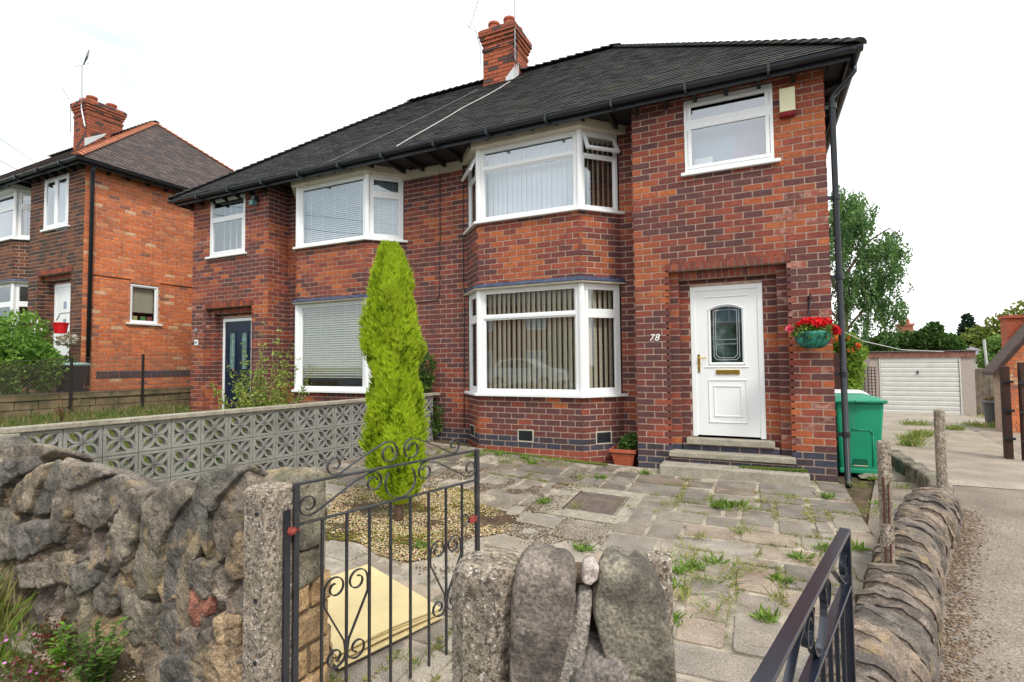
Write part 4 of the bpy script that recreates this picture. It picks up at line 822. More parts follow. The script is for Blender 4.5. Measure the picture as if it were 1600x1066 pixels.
while s_<Ls-.03:
    th=R_.choice([.08,.10,.12,.14,.17]); x,y,dx,dy=pathat(s_+th/2); zb_=zg(0,y); rot=R_.uniform(-.18,.06); lean=.35+R_.uniform(-.10,.10); top=R_.uniform(.27,.325); wd_=R_.uniform(-.015,.015)
    cr_x,cr_y=math.cos(rot)*dy+math.sin(rot)*dx,-math.cos(rot)*dx+math.sin(rot)*dy; ax,ay=math.cos(rot)*dx-math.sin(rot)*dy,math.cos(rot)*dy+math.sin(rot)*dx
    def Fk(u,nn,z,x=x,y=y,cr_x=cr_x,cr_y=cr_y,ax=ax,ay=ay,zb_=zb_,lean=lean): return (x+cr_x*u+ax*(nn-lean*z*.35+.10*abs(u)),y+cr_y*u+ay*(nn-lean*z*.35+.10*abs(u)),zb_+z)
    o_=.175+wd_
    boulder(fw_r,Fk,[(o_,-.1),(o_+.01,.08),(o_-.005,.17+R_.uniform(-.03,.03)),(o_-.05,top-.05),(.05,top),(-.08,top+R_.uniform(-.02,.02)),(-.165,top-.04),(-.19,.1),(-.18,-.1),(0,-.12)],th/2+.012,-th/2-.012,RC[(k*3)%7],600+k,nz=.012,M_=72,sub=2)
    s_+=th*.92; k+=1
P,Ls,Lt=wallpath([(x,y,zw(x,y),.88) for x,y in RP],profile([(.12,-.1),(.13,.12),(.10,.24),(.0,.27),(-.13,.24),(-.15,.1),(-.15,-.1)]))
rubble(fw_r,P,Ls,Lt,.03,[(.5+i,.3) for i in range(5)],(1,3),0,.01,[0]*5,seed=31,cols=[(.09,.07,.05)],nz=.01,lim=.0,joint=mSoil)
# low mossy kerb wall curving past the bins
kw=thing('kerb_wall','low mossy concrete edging curving past the green bin','low wall',(3.2,.3,0))
prof5=profile([(.09,-.1),(.09,.16),(.07,.19),(-.07,.19),(-.09,.16),(-.09,-.1)])
P,Ls,Lt=wallpath([(3.0,-1.08,0,1),(3.12,-.5,0,1),(3.16,.1,0,1),(3.15,.9,-.02,1),(3.2,1.8,-.04,.8),(3.35,2.6,-.06,.6)],prof5)
rubble(kw,P,Ls,Lt,.02,[(.25,.3),(.8,.3),(1.35,.3),(1.9,.3),(2.5,.3),(3.1,.3)],(1,3),0,.025,[0]*6,seed=41,cols=[(.19,.17,.13),(.22,.19,.15)],nz=.012,lim=.03)
# ---------------------------------------------------------------- posts
def conc_post(name,label,cat,x,y,zb,zt,w,ch,rot=0,dome=.02,mat=mAgg,holes=(),grp=None):
    t=thing(name,label,cat,(x,y,zb),grp); n=4; prof=[(w/2-ch,-w/2),(w/2,-w/2+ch),(w/2,w/2-ch),(w/2-ch,w/2),(-w/2+ch,w/2),(-w/2,w/2-ch),(-w/2,-w/2+ch),(-w/2+ch,-w/2)]
    c,s=math.cos(rot),math.sin(rot); V=[];N=28; zs=[zb+(zt-zb-dome)*i/N for i in range(N+1)]; rows=[]
    # finer ring
    ring=[]
    for i in range(8):
        a,b=prof[i],prof[(i+1)%8]
        for k in range(4): ring.append((a[0]+(b[0]-a[0])*k/4,a[1]+(b[1]-a[1])*k/4))
    R=len(ring)
    def add(z,f,j): 
        for (a,b) in ring:
            d=1+.035*(float(vnoise([a*60,b*60,z*30],9))-.5)
            V.append((x+(a*c-b*s)*f*d,y+(a*s+b*c)*f*d,z+j*float(vnoise([a*50,b*50,z],3))))
    for z in zs: add(z,1,0)
    for f,dz in ((.97,.35),(.86,.7),(.6,.92),(.3,1.0),(.02,1.0)): add(zt-dome+dome*dz,f,.008)
    k=len(V)//R; m=MB(); m.add(V,[(i*R+j,i*R+(j+1)%R,(i+1)*R+(j+1)%R,(i+1)*R+j) for i in range(k-1) for j in range(R)]); b=m.build('post_body',mat,t,smooth=False); return t
p1=conc_post('gate_post','square concrete gate post at the end of the long stone wall','gate post',-.425,-5.53,-.3,.90,.165,.03,.05)
m=MB(); m.box(-.338,-.326,-5.535,-5.505,-.2,.80); m.build('iron_strap',mIron2,p1); m=MB(); m.tube([(-.33,-5.52,.72),(-.34,-5.475,.70),(-.325,-5.462,.71)],.012,8); m.lathe((-.33,-5.50,.695),[(.02,0),(.024,.012),(.02,.025)],10); m.build('hinge',mRed,p1)
for z in (.80,.45,.2): m=MB(); m.lathe((0,0,0),[(.009,0),(.009,.004)],8); m.v=[(-.40+p[0],-5.613+p[2]*-1,z+p[1]) for p in m.v]; m.build('bolt_hole',mBlack,p1)
p2=conc_post('gate_post','thick rounded aggregate concrete gate post left of the two boulders','gate post',.835,-5.90,-.3,.905,.175,.045,.2,dome=.045)
p3=conc_post('fence_post','slim aggregate concrete post behind the right-hand boulder','post',1.235,-5.70,-.3,.90,.072,.014,.2,dome=.008)
pA=conc_post('fence_post','broken concrete post with exposed rusty bars on the low wall','post',2.18,-3.22,.10,.91,.06,.010,.3,dome=.012)
m=MB()
for dx,z0,z1 in ((-.012,.42,.70),(.012,.42,.66),(-.014,.12,.28),(.012,.12,.30),(0,.2,.215)):
    if dx: m=MB(); m.tube([(2.175+dx,-3.263,z0),(2.176+dx,-3.266,z1)],.006,6); m.build('reinforcing_bar',M('rust',(.09,.035,.025),ns=40,na=.4),pA)
pB=conc_post('fence_post','plain concrete post at the far end of the low stone wall','post',3.05,-.85,.05,.93,.075,.016,.2,dome=.008)
m=MB(); m.prism([(2.03,-3.50,.235),(2.17,-3.46,.235),(2.19,-3.49,.235),(2.06,-3.53,.235)],(0,0,.012)); tag(m.build('wood_offcut',mWood),'splintered flat piece of wood lying on the low stone wall','wood')
# ---------------------------------------------------------------- gates
def gate(label,A,B,zoff,mat,railw=.024,latch=True,seed=0,crest=True):
    A=Vector((*A,0));B=Vector((*B,0)); d=(B-A); L=d.length; d/=L; n=Vector((-d.y,d.x,0)); t=thing('garden_gate',label,'gate',(A.x,A.y,-.2))
    F=lambda u,nn,z:(A.x+d.x*u+n.x*nn,A.y+d.y*u+n.y*nn,z+zoff); r=railw/2
    def bx(nm,u0,u1,z0,z1,w=r): m=MB(); m.pbox(F,u0,u1,-w,w,z0,z1); return m.build(nm,mat,t,bevel=.0015)
    bx('stile',-.012,.012,-.235,.905); bx('stile',L-.012,L+.012,-.235,.905); bx('rail',.012,L-.012,.893,.903,r); bx('rail',.012,L-.012,.72,.728,r); bx('rail',.012,L-.012,-.225,-.215,r)
    bars=[L*(i+1)/9.0 for i in range(8)]
    for u in bars: bx('bar',u-.006,u+.006,-.215,.72,.006)
    def scroll(P,w=r*.55):
        pts=[Vector(p) for p in P]; m=MB(); V=[];k=len(pts)
        for i,p in enumerate(pts):
            q=(pts[min(i+1,k-1)]-pts[max(i-1,0)]).normalized(); a=Vector((-q.y,q.x))*.0025
            V+=[F(p.x+a.x,-w,p.y+a.y),F(p.x+a.x,w,p.y+a.y),F(p.x-a.x,w,p.y-a.y),F(p.x-a.x,-w,p.y-a.y)]
        m.add(V,[(i*4+j,i*4+(j+1)%4,(i+1)*4+(j+1)%4,(i+1)*4+j) for i in range(k-1) for j in range(4)]+[(3,2,1,0),(4*k-4,4*k-3,4*k-2,4*k-1)]); m.build('scroll',mat,t)
    def spiral(cx,cz,r0,a0,turns,dirn,r1=.3,n_=26):
        return [(cx+r0*(1+(r1-1)*(i/n_))*math.cos(a0+dirn*2*math.pi*turns*i/n_),cz+r0*(1+(r1-1)*(i/n_))*math.sin(a0+dirn*2*math.pi*turns*i/n_)) for i in range(n_+1)]
    H=L/2
    for sg in (-1,1):
        X=lambda u:H+sg*(H-u)*-1 if sg<0 else 2*H-(H+(H-u)*-1)
        mir=(lambda P:[(p[0],p[1]) for p in P]) if sg<0 else (lambda P:[(2*H-p[0],p[1]) for p in P])
        # crest: small spiral, long arm, big curl
        s1=spiral(.185,.953,.046,-math.pi*.42,1.15,-1)[::-1]; s2=spiral(.485,.968,.058,math.pi*.62,1.35,-1,.42)
        if crest: scroll(mir(s1+[(.22,.916),(.30,.955),(.38,.99)]+s2))
        # under the top rail
        s1=spiral(.058,.800,.050,-math.pi*.35,1.2,-1,.4)[::-1]; s2=spiral(.395,.838,.052,math.pi*.6,1.25,-1,.42)
        scroll(mir(s1+[(.10,.762),(.20,.815),(.29,.862)]+s2))
    scroll([(H+.10*math.cos(a)*.95,.815+.083*math.sin(a)) for a in np.linspace(math.pi*.78,math.pi*2.22,22)])
    for c in (bars[1],bars[6]):
        for sg in (-1,1):
            mir=(lambda P:[(2*c-p[0],p[1]) for p in P]) if sg<0 else (lambda P:P)
            g_=bars[1]-bars[0]-.008
            s1=spiral(c+g_*.5,.395,.055,0,1.25,1,.35,26)[::-1]; s2=spiral(c+g_*.48,.085,.052,math.pi*1.05,1.2,1,.35)
            scroll(mir(s1+[(c+g_-.002,.33),(c+.012,.14),(c+.006,.10)]+s2))
    if latch:
        m=MB(); m.pbox(F,L-.07,L-.012,-.012,.012,.485,.515); m.build('latch',mRed,t); m=MB(); m.tube([F(L-.1+.03*math.cos(a),0,.51+.03*math.sin(a)) for a in np.linspace(0,6.28,16)],.005,5); m.build('latch_ring',mat,t)
    return t
gate('slim rusty-black scrollwork gate standing open beside the long stone wall',(-.335,-5.47),(-.04,-4.393),0,mIron)
gate('glossy black scrollwork gate in the foreground, open beside the low wall',(1.481,-6.099),(1.737,-5.074),-.052,mIron2,railw=.032,latch=False,crest=False)
# ---------------------------------------------------------------- pierced screen block wall
sw=thing('screen_block_wall','grey pierced concrete screen block wall with flower pattern dividing the gardens','wall',(-3.8,-2.3,0))
A=Vector((-4.08,-5.06,0)); B=Vector((-3.50,.44,0)); d=(B-A); L=d.length; d/=L; nrm=Vector((d.y,-d.x,0)); BS=.292
def blockmesh():
    m=MB(); F=lambda u,nn,z:(d.x*u+nrm.x*nn,d.y*u+nrm.y*nn,z); h=BS/2-.003
    m.pbox(F,-h,h,-.045,.045,-h,-h+.026); m.pbox(F,-h,h,-.045,.045,h-.026,h); m.pbox(F,-h,-h+.026,-.0445,.0445,-h+.026,h-.026); m.pbox(F,h-.026,h,-.0445,.0445,-h+.026,h-.026)
    a=h-.022
    for sx in (-1,1):
        for sz in (-1,1):
            for side in (-1,1):
                pts=[]
                for i in range(8):
                    t=i/7; b=math.sin(math.pi*t)*.040*side; pts.append(Vector((a*t-b*.72,a*t+b*.72)))
                for p,q in zip(pts,pts[1:]):
                    w=(q-p).normalized(); w=Vector((-w.y,w.x))*.012; P=[]
                    for nn in (-.040,.040):
                        for v in (p-w,q-w,q+w,p+w): P.append(F(sx*v.x,nn,sz*v.y))
                    m.hexa(P)
    me=bpy.data.meshes.new('screen_block'); me.from_pydata([tuple(p) for p in m.v],[],m.f); me.materials.append(mScreen); return me
mScreen=M('screen_block_concrete',(.27,.265,.245),rough=.92,ns=6,na=.15,bump=.003,bs=120,fine=150,dirt=[((.14,.14,.11),2.5,.5,.72,.55),((.1,.12,.05),5,.6,.75,.4)])
bm_=blockmesh(); nb=int(L/BS)
for i in range(nb):
    for j in range(3):
        p=A+d*(BS*(i+.5)+.1); inst(bm_,'screen_block',sw,(p.x,p.y,.88-BS*(j+.5)))
m=MB(); F=lambda u,nn,z:(A.x+d.x*u+nrm.x*nn,A.y+d.y*u+nrm.y*nn,z)
u=0
while u<L-.1:
    m=MB(); e=min(u+.9,L); m.pbox(F,u+.003,e-.003,-.075,.075,.882,.925); m.build('coping_stone',mConc,sw,bevel=.006); u=e
m=MB(); m.pbox(F,0,L,-.06,.06,-.5,.88-3*BS-.002); m.build('footing',mConc,sw)
m=MB(); m.pbox(F,-.09,.095,-.09,.09,-.4,.878); m.build('end_pier',mConc,sw,bevel=.004)
# ---------------------------------------------------------------- foliage helpers
def quads(C,D,N,L_,Wd):   # centres, directions, side vectors
    a=C-D*L_[:,None]*.0; tip=C+D*L_[:,None]; mid=C+D*L_[:,None]*.45; V=np.stack([a,mid+N*Wd[:,None],tip,mid-N*Wd[:,None]],1).reshape(-1,3); F=np.arange(len(C)*4).reshape(-1,4); return V,F
def rv(n,r=NR):
    v=r.normal(size=(n,3)); return v/np.linalg.norm(v,axis=1)[:,None]
def foliage(name,parent,clumps,n,size,cols,mat=None,down=0,upb=0,shell=.6,seed=1,width=.45,kind=None):
    """clumps: (x,y,z,rx,ry,rz)"""
    r=np.random.RandomState(seed); cl=np.array(clumps,float); vol=cl[:,3]*cl[:,5]; k=r.choice(len(cl),n,p=vol/vol.sum()); q=rv(n,r); rad=(shell+(1-shell)*r.rand(n))**.6
    C=cl[k,:3]+q*cl[k,3:6]*rad[:,None]; C=C+ (r.rand(n,3)-.5)*cl[k,3:6]*.25
    D=q*.6+rv(n,r)*.9; D[:,2]+=upb-down; D/=np.linalg.norm(D,axis=1)[:,None]; N=np.cross(D,rv(n,r)); N/=np.linalg.norm(N,axis=1)[:,None]+1e-9
    Ls_=size*(.6+.8*r.rand(n)); V,F=quads(C,D,N,Ls_,Ls_*width)
    cs=np.array(cols); g=fbm(C*2.2/ max(.2,size*12),3,seed)+.5; idx=np.clip((g*len(cs)+r.normal(size=n)*.8),0,len(cs)-1).astype(int); col=cs[idx]*(.8+.4*r.rand(n))[:,None]
    return npmesh(name,V,F,col,mat or mLeaf,parent)
GRN=[(.03,.075,.015),(.05,.11,.02),(.075,.15,.03),(.10,.19,.04)]
LIM=[(.08,.16,.02),(.14,.25,.03),(.20,.33,.04),(.27,.38,.06)]
# ---- golden conifer
con=thing('conifer_tree','tall narrow golden-green conifer in the gravel bed by the gate','tree',(-1.6,-3.11,-.06))
m=MB(); m.tube([(-1.6,-3.11,-.12),(-1.605,-3.11,.1),(-1.60,-3.11,.5),(-1.6,-3.1,1.8)],[.05,.04,.035,.01],9); m.build('trunk',mBark,con,smooth=True)
PZ=[.10,.18,.30,.45,.64,.95,1.1,1.25,1.36,1.49,1.7,1.86,2.1,2.29,2.45,2.58]; PR=[.08,.20,.27,.32,.345,.33,.30,.27,.31,.345,.335,.315,.26,.20,.13,.03]
def conr(z,th): return .81*np.interp(z,PZ,PR)*(1+.10*np.sin(th*3+z*5)+.07*np.sin(th*5-z*9)+.06*np.sin(z*17+th*2))
V=[];Fc=[];nk=24
for i in range(30):
    z=.15+2.3*i/29
    for j in range(nk): th=2*math.pi*j/nk; rr=float(conr(z,th))*.70; V.append((-1.6-.045*z+rr*math.cos(th),-3.1+rr*math.sin(th),z))
Fc=[(i*nk+j,i*nk+(j+1)%nk,(i+1)*nk+(j+1)%nk,(i+1)*nk+j) for i in range(29) for j in range(nk)]
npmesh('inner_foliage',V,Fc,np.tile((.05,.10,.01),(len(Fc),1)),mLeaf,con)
n=22000; r=np.random.RandomState(4); z=.1+2.45*r.rand(n)**.92; th=r.rand(n)*6.283; depth=r.rand(n)**1.3; clump=fbm(np.stack([np.cos(th)*2.6,np.sin(th)*2.6,z*4.2],1),3,6)
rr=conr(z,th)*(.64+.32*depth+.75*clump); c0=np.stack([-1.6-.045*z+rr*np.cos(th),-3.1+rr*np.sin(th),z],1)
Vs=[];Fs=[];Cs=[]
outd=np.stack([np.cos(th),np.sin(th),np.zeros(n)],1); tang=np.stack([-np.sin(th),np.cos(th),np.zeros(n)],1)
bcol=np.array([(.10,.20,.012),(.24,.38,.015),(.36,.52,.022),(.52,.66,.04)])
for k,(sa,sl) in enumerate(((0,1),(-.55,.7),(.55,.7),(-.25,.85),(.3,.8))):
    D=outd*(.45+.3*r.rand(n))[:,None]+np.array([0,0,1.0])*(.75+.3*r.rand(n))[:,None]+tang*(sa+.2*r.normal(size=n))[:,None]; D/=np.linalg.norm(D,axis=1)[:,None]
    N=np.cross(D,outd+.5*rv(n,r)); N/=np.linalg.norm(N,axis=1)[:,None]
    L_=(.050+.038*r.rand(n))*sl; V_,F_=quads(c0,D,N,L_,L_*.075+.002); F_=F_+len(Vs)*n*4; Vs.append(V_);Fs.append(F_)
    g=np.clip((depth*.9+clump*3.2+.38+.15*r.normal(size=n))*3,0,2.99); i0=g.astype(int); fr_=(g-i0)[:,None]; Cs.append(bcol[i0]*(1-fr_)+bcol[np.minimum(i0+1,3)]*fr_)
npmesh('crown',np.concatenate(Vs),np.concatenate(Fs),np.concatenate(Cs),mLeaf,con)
# ---- gravel bed
def scatter(name,n,fn,size,cols,mat,seed,flat=.6,kind='stuff',parent=None,label=None):
    r=np.random.RandomState(seed); base_=np.array([(1,0,0),(0,1,0),(-1,0,0),(0,-1,0),(0,0,1),(0,0,-1)],float)*np.array([1,.75,flat]); tri=np.array([(0,1,4),(1,2,4),(2,3,4),(3,0,4),(1,0,5),(2,1,5),(3,2,5),(0,3,5)])
    P=[]; 
    while len(P)<n:
        p=fn(r)
        if p is not None: P.append(p)
    P=np.array(P); s=size*(.5+r.rand(n)); a=r.rand(n)*6.28; ca,sa=np.cos(a),np.sin(a); b=base_[None]*s[:,None,None]; x=b[...,0]*ca[:,None]-b[...,1]*sa[:,None]; y=b[...,0]*sa[:,None]+b[...,1]*ca[:,None]
    V=np.stack([x,y,b[...,2]],-1)+P[:,None,:]; F=(tri[None]+np.arange(n)[:,None,None]*6).reshape(-1,3); c=np.array(cols)[r.randint(0,len(cols),n)]; o=npmesh(name,V.reshape(-1,3),F,np.repeat(c,8,axis=0),mat,parent)
    if kind: o['kind']=kind
    return o
mPeb=M('pebble',attr=True,rough=.8,na=.2,ns=40)
def bedp(r):
    x,y=-1.6+(r.rand()-.5)*2.6,-2.95+(r.rand()-.5)*2.2
    q=float(vnoise([x*4,y*4,0],5)); return (x,y,zg(x,y)+.008+r.rand()*.010) if (inbed(x,y) or r.rand()<.10) and q*.8+float(vnoise([x*11,y*11,0],6))*.4+r.rand()*.35>.72+.3*max(0,((x+1.6)/1.15)**2+((y+2.95)/.98)**2-.55) else None
sheet('bed_soil',lambda x,y:zg(x,y)+(.004 if inbed(x,y) else -.04),-3.2,.0,-4.3,-1.7,80,70,mSoil)
scatter('gravel',13000,bedp,.0085,[(.62,.50,.34),(.5,.38,.24),(.68,.60,.48),(.4,.27,.15),(.55,.36,.18),(.3,.18,.10),(.62,.44,.22),(.40,.38,.22),(.3,.3,.08)],mPeb,3)
def crumb(r):
    k=r.randint(0,4); cx,cy,sx,sy=[(-1.9,-1.3,1.0,.6),(-.5,-3.0,.5,.6),(-2.6,-2.0,.6,.6),(-.8,-1.7,.5,.7)][k]; x,y=cx+r.normal()*sx,cy+r.normal()*sy*.8
    return (x,y,zg(x,y)+.008) if -3.6<x<.3 and -4.3<y<-.1 and float(vnoise([x*5,y*5,0],3))+.25*float(vnoise([x*17,y*17,0],4))>.62 else None
scatter('soil_crumbs',14000,crumb,.007,[(.13,.08,.05),(.09,.055,.035),(.17,.11,.07),(.22,.15,.1)],mPeb,5)
def drv(r):
    t=r.rand(); x=np.interp(t,[0,1],[1.95,3.1])+abs(r.normal())*.10; y=-4.7+t*3.9; x=np.interp(y,[p[1] for p in RP],[p[0] for p in RP])+.2+abs(r.normal())*.09; return (x,y,zg(0,y)+.006)
scatter('leaf_litter',2500,drv,.009,[(.16,.10,.06),(.22,.14,.08),(.10,.07,.05),(.3,.2,.12)],mPeb,6,flat=.3)
def bedm(r):
    x,y=-1.6+(r.rand()-.5)*2.7,-2.95+(r.rand()-.5)*2.3; q=float(vnoise([x*3,y*3,5],15)); return (x,y,zg(x,y)+.012) if inbed(x,y) and q+.3*r.rand()>.72 else None
scatter('bed_moss',5000,bedm,.009,[(.25,.26,.04),(.35,.33,.06),(.16,.2,.03),(.4,.2,.08)],mLeaf,15)
# ---- small plants
def tuft(x,y,z,n,h,sp,cols,seed,label,cat='weed',group=None,name='weed_tuft',width=.05,lean=.8,mat=None):
    r=np.random.RandomState(seed); C=np.stack([x+r.normal(size=n)*sp*.35,y+r.normal(size=n)*sp*.35,np.full(n,z)],1); D=rv(n,r)*lean; D[:,2]=np.abs(D[:,2])*.4+.7*r.rand(n)+.25; D/=np.linalg.norm(D,axis=1)[:,None]
    N=np.cross(D,rv(n,r)); N/=np.linalg.norm(N,axis=1)[:,None]; L_=h*(.5+.8*r.rand(n)); V,F=quads(C,D,N,L_,L_*width)
    o=npmesh(name,V-np.array([x,y,z]),F,np.array(cols)[r.randint(0,len(cols),n)],mat or mLeaf); o.location=(x,y,z)
    return tag(o,label,cat,group)
WG=[(.16,.27,.04),(.22,.34,.06),(.12,.22,.03)]; WY=[(.34,.34,.10),(.26,.30,.07),(.4,.35,.16)]
wd=[(-.275,-.85,1),(-.565,-2.02,1),(1.2,-1.42,1),(.92,-2.68,0),(1.15,-3.2,2),(1.15,-2.85,1),(.97,-3.79,1),(1.74,-2.55,1),(1.6,-3.0,1),(.17,-.42,1),(.15,-2.97,1),(-1.05,-3.5,1),(1.3,-3.45,0),(.92,-3.1,1),(1.94,-2.29,1),(2.47,-.2,2),(2.15,-2.2,1),(1.5,-3.57,1),(-.5,-1.0,2),(-1.6,-.75,2),(-.9,-.5,2),(-1.3,-.6,1),(1.5,-1.2,0),(1.75,-.95,2),(2.1,-.8,1),(.6,-1.6,0),(1.0,-2.4,0),(1.35,-2.1,2),(.8,-2.9,2),(1.9,-1.5,0),(2.4,-1.2,2),(1.3,-3.0,2),(1.55,-3.3,0),(-2.2,-.6,1),(-.2,-2.0,0),(1.1,-1.5,1),(1.3,-1.35,1),(2.7,.3,1),(2.9,-.1,2),(2.55,-.9,1),(.9,-3.35,1),(1.02,-3.0,1),(1.0,-3.5,0),(-1.95,-.35,1),(-1.75,-.45,2),(-1.5,-.4,1),(-2.15,-.45,2),(-1.1,-.35,2),(1.05,-3.2,2),(.95,-2.85,0),(1.2,-3.6,2),(1.3,-1.5,2),(1.12,-1.38,1),(1.4,-2.9,0)]
for k,(x,y,c) in enumerate(wd):
    LM=[(-.07,-1.78,'manhole cover'),(1.2,-.5,'lowest doorstep'),(-1.2,-.3,'foot of the bay'),(2.18,-3.0,'concrete post with rusty bars'),(1.2,-5.0,'two boulders'),(2.6,-.2,'downpipe and green bin'),(-1.0,-3.4,'gravel bed'),(-.2,.1,'terracotta pot')]
    near=min(LM,key=lambda q:(q[0]-x)**2+(q[1]-y)**2)[2]; kindw=['straw-yellow grass tuft','bright green leafy weed','mixed green and dry tuft'][c]
    tuft(x,y,zg(x,y)+.004,[34,70,55][c],[.10,.075,.09][c],[.10,.10,.16][c],[WY,WG,WY+WG][c],50+k,kindw+' in the paving joints near the '+near,'weed','weeds in the paving joints',lean=1.5,width=.09 if c==1 else .035)
for k,(x,y,s_) in enumerate([(5.0,9.0,.5),(5.5,7.9,.25),(6.6,8.9,.7),(7.1,9.0,.6),(7.8,11.8,.6),(7.6,12.6,.5),(4.6,6.3,.3),(4.1,5.2,.3),(4.4,5.9,.2),(3.9,4.2,.25),(6.3,9.2,.5),(6.9,9.4,.5)]):
    tuft(x,y,zg(0,y)+.004,220,.16,s_,WG+WY,120+k,['wide','small','dense','low','scruffy','short','thin','tiny','narrow','sparse','long','ragged'][k]+' patch of rough grass on the driveway, '+min([(6.3,13.2,'in front of the garage door'),(6.7,9.4,'round the grey rubbish bin'),(4.0,4.8,'beyond the green bin'),(5.2,8.6,'in the middle of the drive'),(8,12.2,'below the timber fence')],key=lambda q:(q[0]-x)**2+(q[1]-y)**2)[2],'weed','grass patches in the driveway',lean=1.2)
# pavement side plants by the left wall
wl=thing('willowherb','leafy willowherb weed at the foot of the long stone wall','weed',(-1.47,-5.62,-.25))
def leafy(name,parent,x,y,z,stems,h,spread,leaf,cols,seed,lw=.3,per=14):
    r=np.random.RandomState(seed); C=[];D=[];m=MB()
    for s in range(stems):
        a=r.rand()*6.28; tx,ty=math.cos(a)*spread*r.rand(),math.sin(a)*spread*r.rand(); hh=h*(.6+.5*r.rand()); pts=[(x+tx*t*t*1.0+tx*.2,y+ty*t*t+ty*.2,z+hh*t) for t in (0,.3,.6,1)]; m.tube(pts,[.004,.0035,.003,.001],4,(.16,.12,.06))
        for k in range(per):
            t=.15+.85*k/per; p=(x+tx*t*t+tx*.2,y+ty*t*t+ty*.2,z+hh*t); b=r.rand()*6.28
            for o in (0,3.14): C.append(p);D.append((math.cos(b+o),math.sin(b+o),.35+.3*r.rand()-.4*r.rand()))
    C=np.array(C);D=np.array(D);D/=np.linalg.norm(D,axis=1)[:,None];N=np.cross(D,[0,0,1.])+.3*rv(len(C),r);N/=np.linalg.norm(N,axis=1)[:,None];L_=leaf*(.6+.6*r.rand(len(C)));V,F=quads(C,D,N,L_,L_*lw)
    m.build('stem',mBark,parent); return npmesh('leaves',V,F,np.array(cols)[r.randint(0,len(cols),len(C))],mLeaf,parent)
leafy('x',wl,-1.47,-5.64,-.25,16,.40,.15,.05,[(.08,.15,.03),(.12,.22,.04),(.10,.18,.035),(.17,.28,.06)],7,.30,16)
wf=thing('rosebay_weed','bright green feathery weed at the foot of the leaning stones','weed',(-1.85,-5.62,-.25)); leafy('x',wf,-1.85,-5.60,-.25,5,.30,.07,.06,[(.2,.4,.04),(.15,.3,.03)],8,.14,22)
hr=thing('herb_robert','reddish creeping weed with tiny pink flowers at the wall foot','weed',(-2.0,-5.65,-.25))
foliage('leaves',hr,[(-2.0,-5.62,-.2,.28,.13,.10),(-1.85,-5.66,-.2,.2,.1,.1),(-2.1,-5.55,-.1,.15,.08,.12)],1800,.022,[(.22,.03,.03),(.16,.05,.03),(.10,.10,.03),(.07,.12,.02)],seed=5,shell=.1,width=.3)
foliage('flowers',hr,[(-2.05,-5.66,-.10,.3,.14,.08)],26,.014,[(.75,.18,.5),(.7,.25,.6)],mat=mPetal,seed=6,width=.6)
for k,(x,y,h,s,n,c) in enumerate([(-2.62,-5.60,.42,.12,160,WY+WG),(-2.4,-5.62,.24,.16,200,WG+WY),(-2.25,-5.6,.16,.14,160,WG),(-2.85,-5.66,.5,.2,200,WG+WY),(-1.62,-5.64,.14,.10,90,WY),(-1.1,-5.62,.12,.1,60,WY),(-.6,-5.66,.16,.08,60,[(.4,.35,.2),(.3,.26,.14)])]):
    tuft(x,y,-.26,n,h,s,c,200+k,['tall arching grass clump at the left edge of the long wall','shorter green grass clump beside the tall arching one','low grass clump behind the pink-flowered weed','tallest grass clump, cut by the left edge of the picture','short dry grass beside the leafy willowherb','tiny dry grass tuft below the red stone of the wall','straw-coloured grass tuft at the foot of the square gate post'][k],'grass','grass clumps along the foot of the long wall',name='grass_clump',width=.02,lean=.7)
# soil bank at the foot of the wall
sheet('soil_bank',lambda x,y:-.262+.16*max(0,1-abs(y+5.45)/.30)*(0.6+.5*float(vnoise([x*4,y*4,0],8)))+.015*float(vnoise([x*20,y*20,0],2)),-6,-.5,-5.78,-5.4,140,24,mSoil)
def bank(r): x,y=-3.6+r.rand()*3.1,-5.9+r.rand()*.45; return (x,y,-.25+.16*max(0,1-abs(y+5.45)/.30)*.9)
scatter('bank_litter',2200,bank,.008,[(.3,.22,.13),(.16,.1,.06),(.4,.32,.2),(.09,.07,.05),(.5,.45,.4)],mPeb,9,flat=.3)
# moss strips at the bay foot and on the lowest step
def moss(r):
    x=-2.3+r.rand()*1.9; y=-.10-abs(r.normal())*.05; return (x,y,zg(x,y)+.012)
scatter('moss',3500,moss,.010,[(.14,.20,.02),(.2,.25,.03),(.10,.13,.03)],mLeaf,12)
def moss2(r): x=1.25+r.rand()**.7*.73; y=-.10-abs(r.normal())*.05; return (x,y,.128+.02*r.rand()*(x-1.2)) if y>-.33 else None
scatter('step_moss',3500,moss2,.010,[(.10,.17,.02),(.16,.24,.03),(.08,.12,.02)],mLeaf,13)
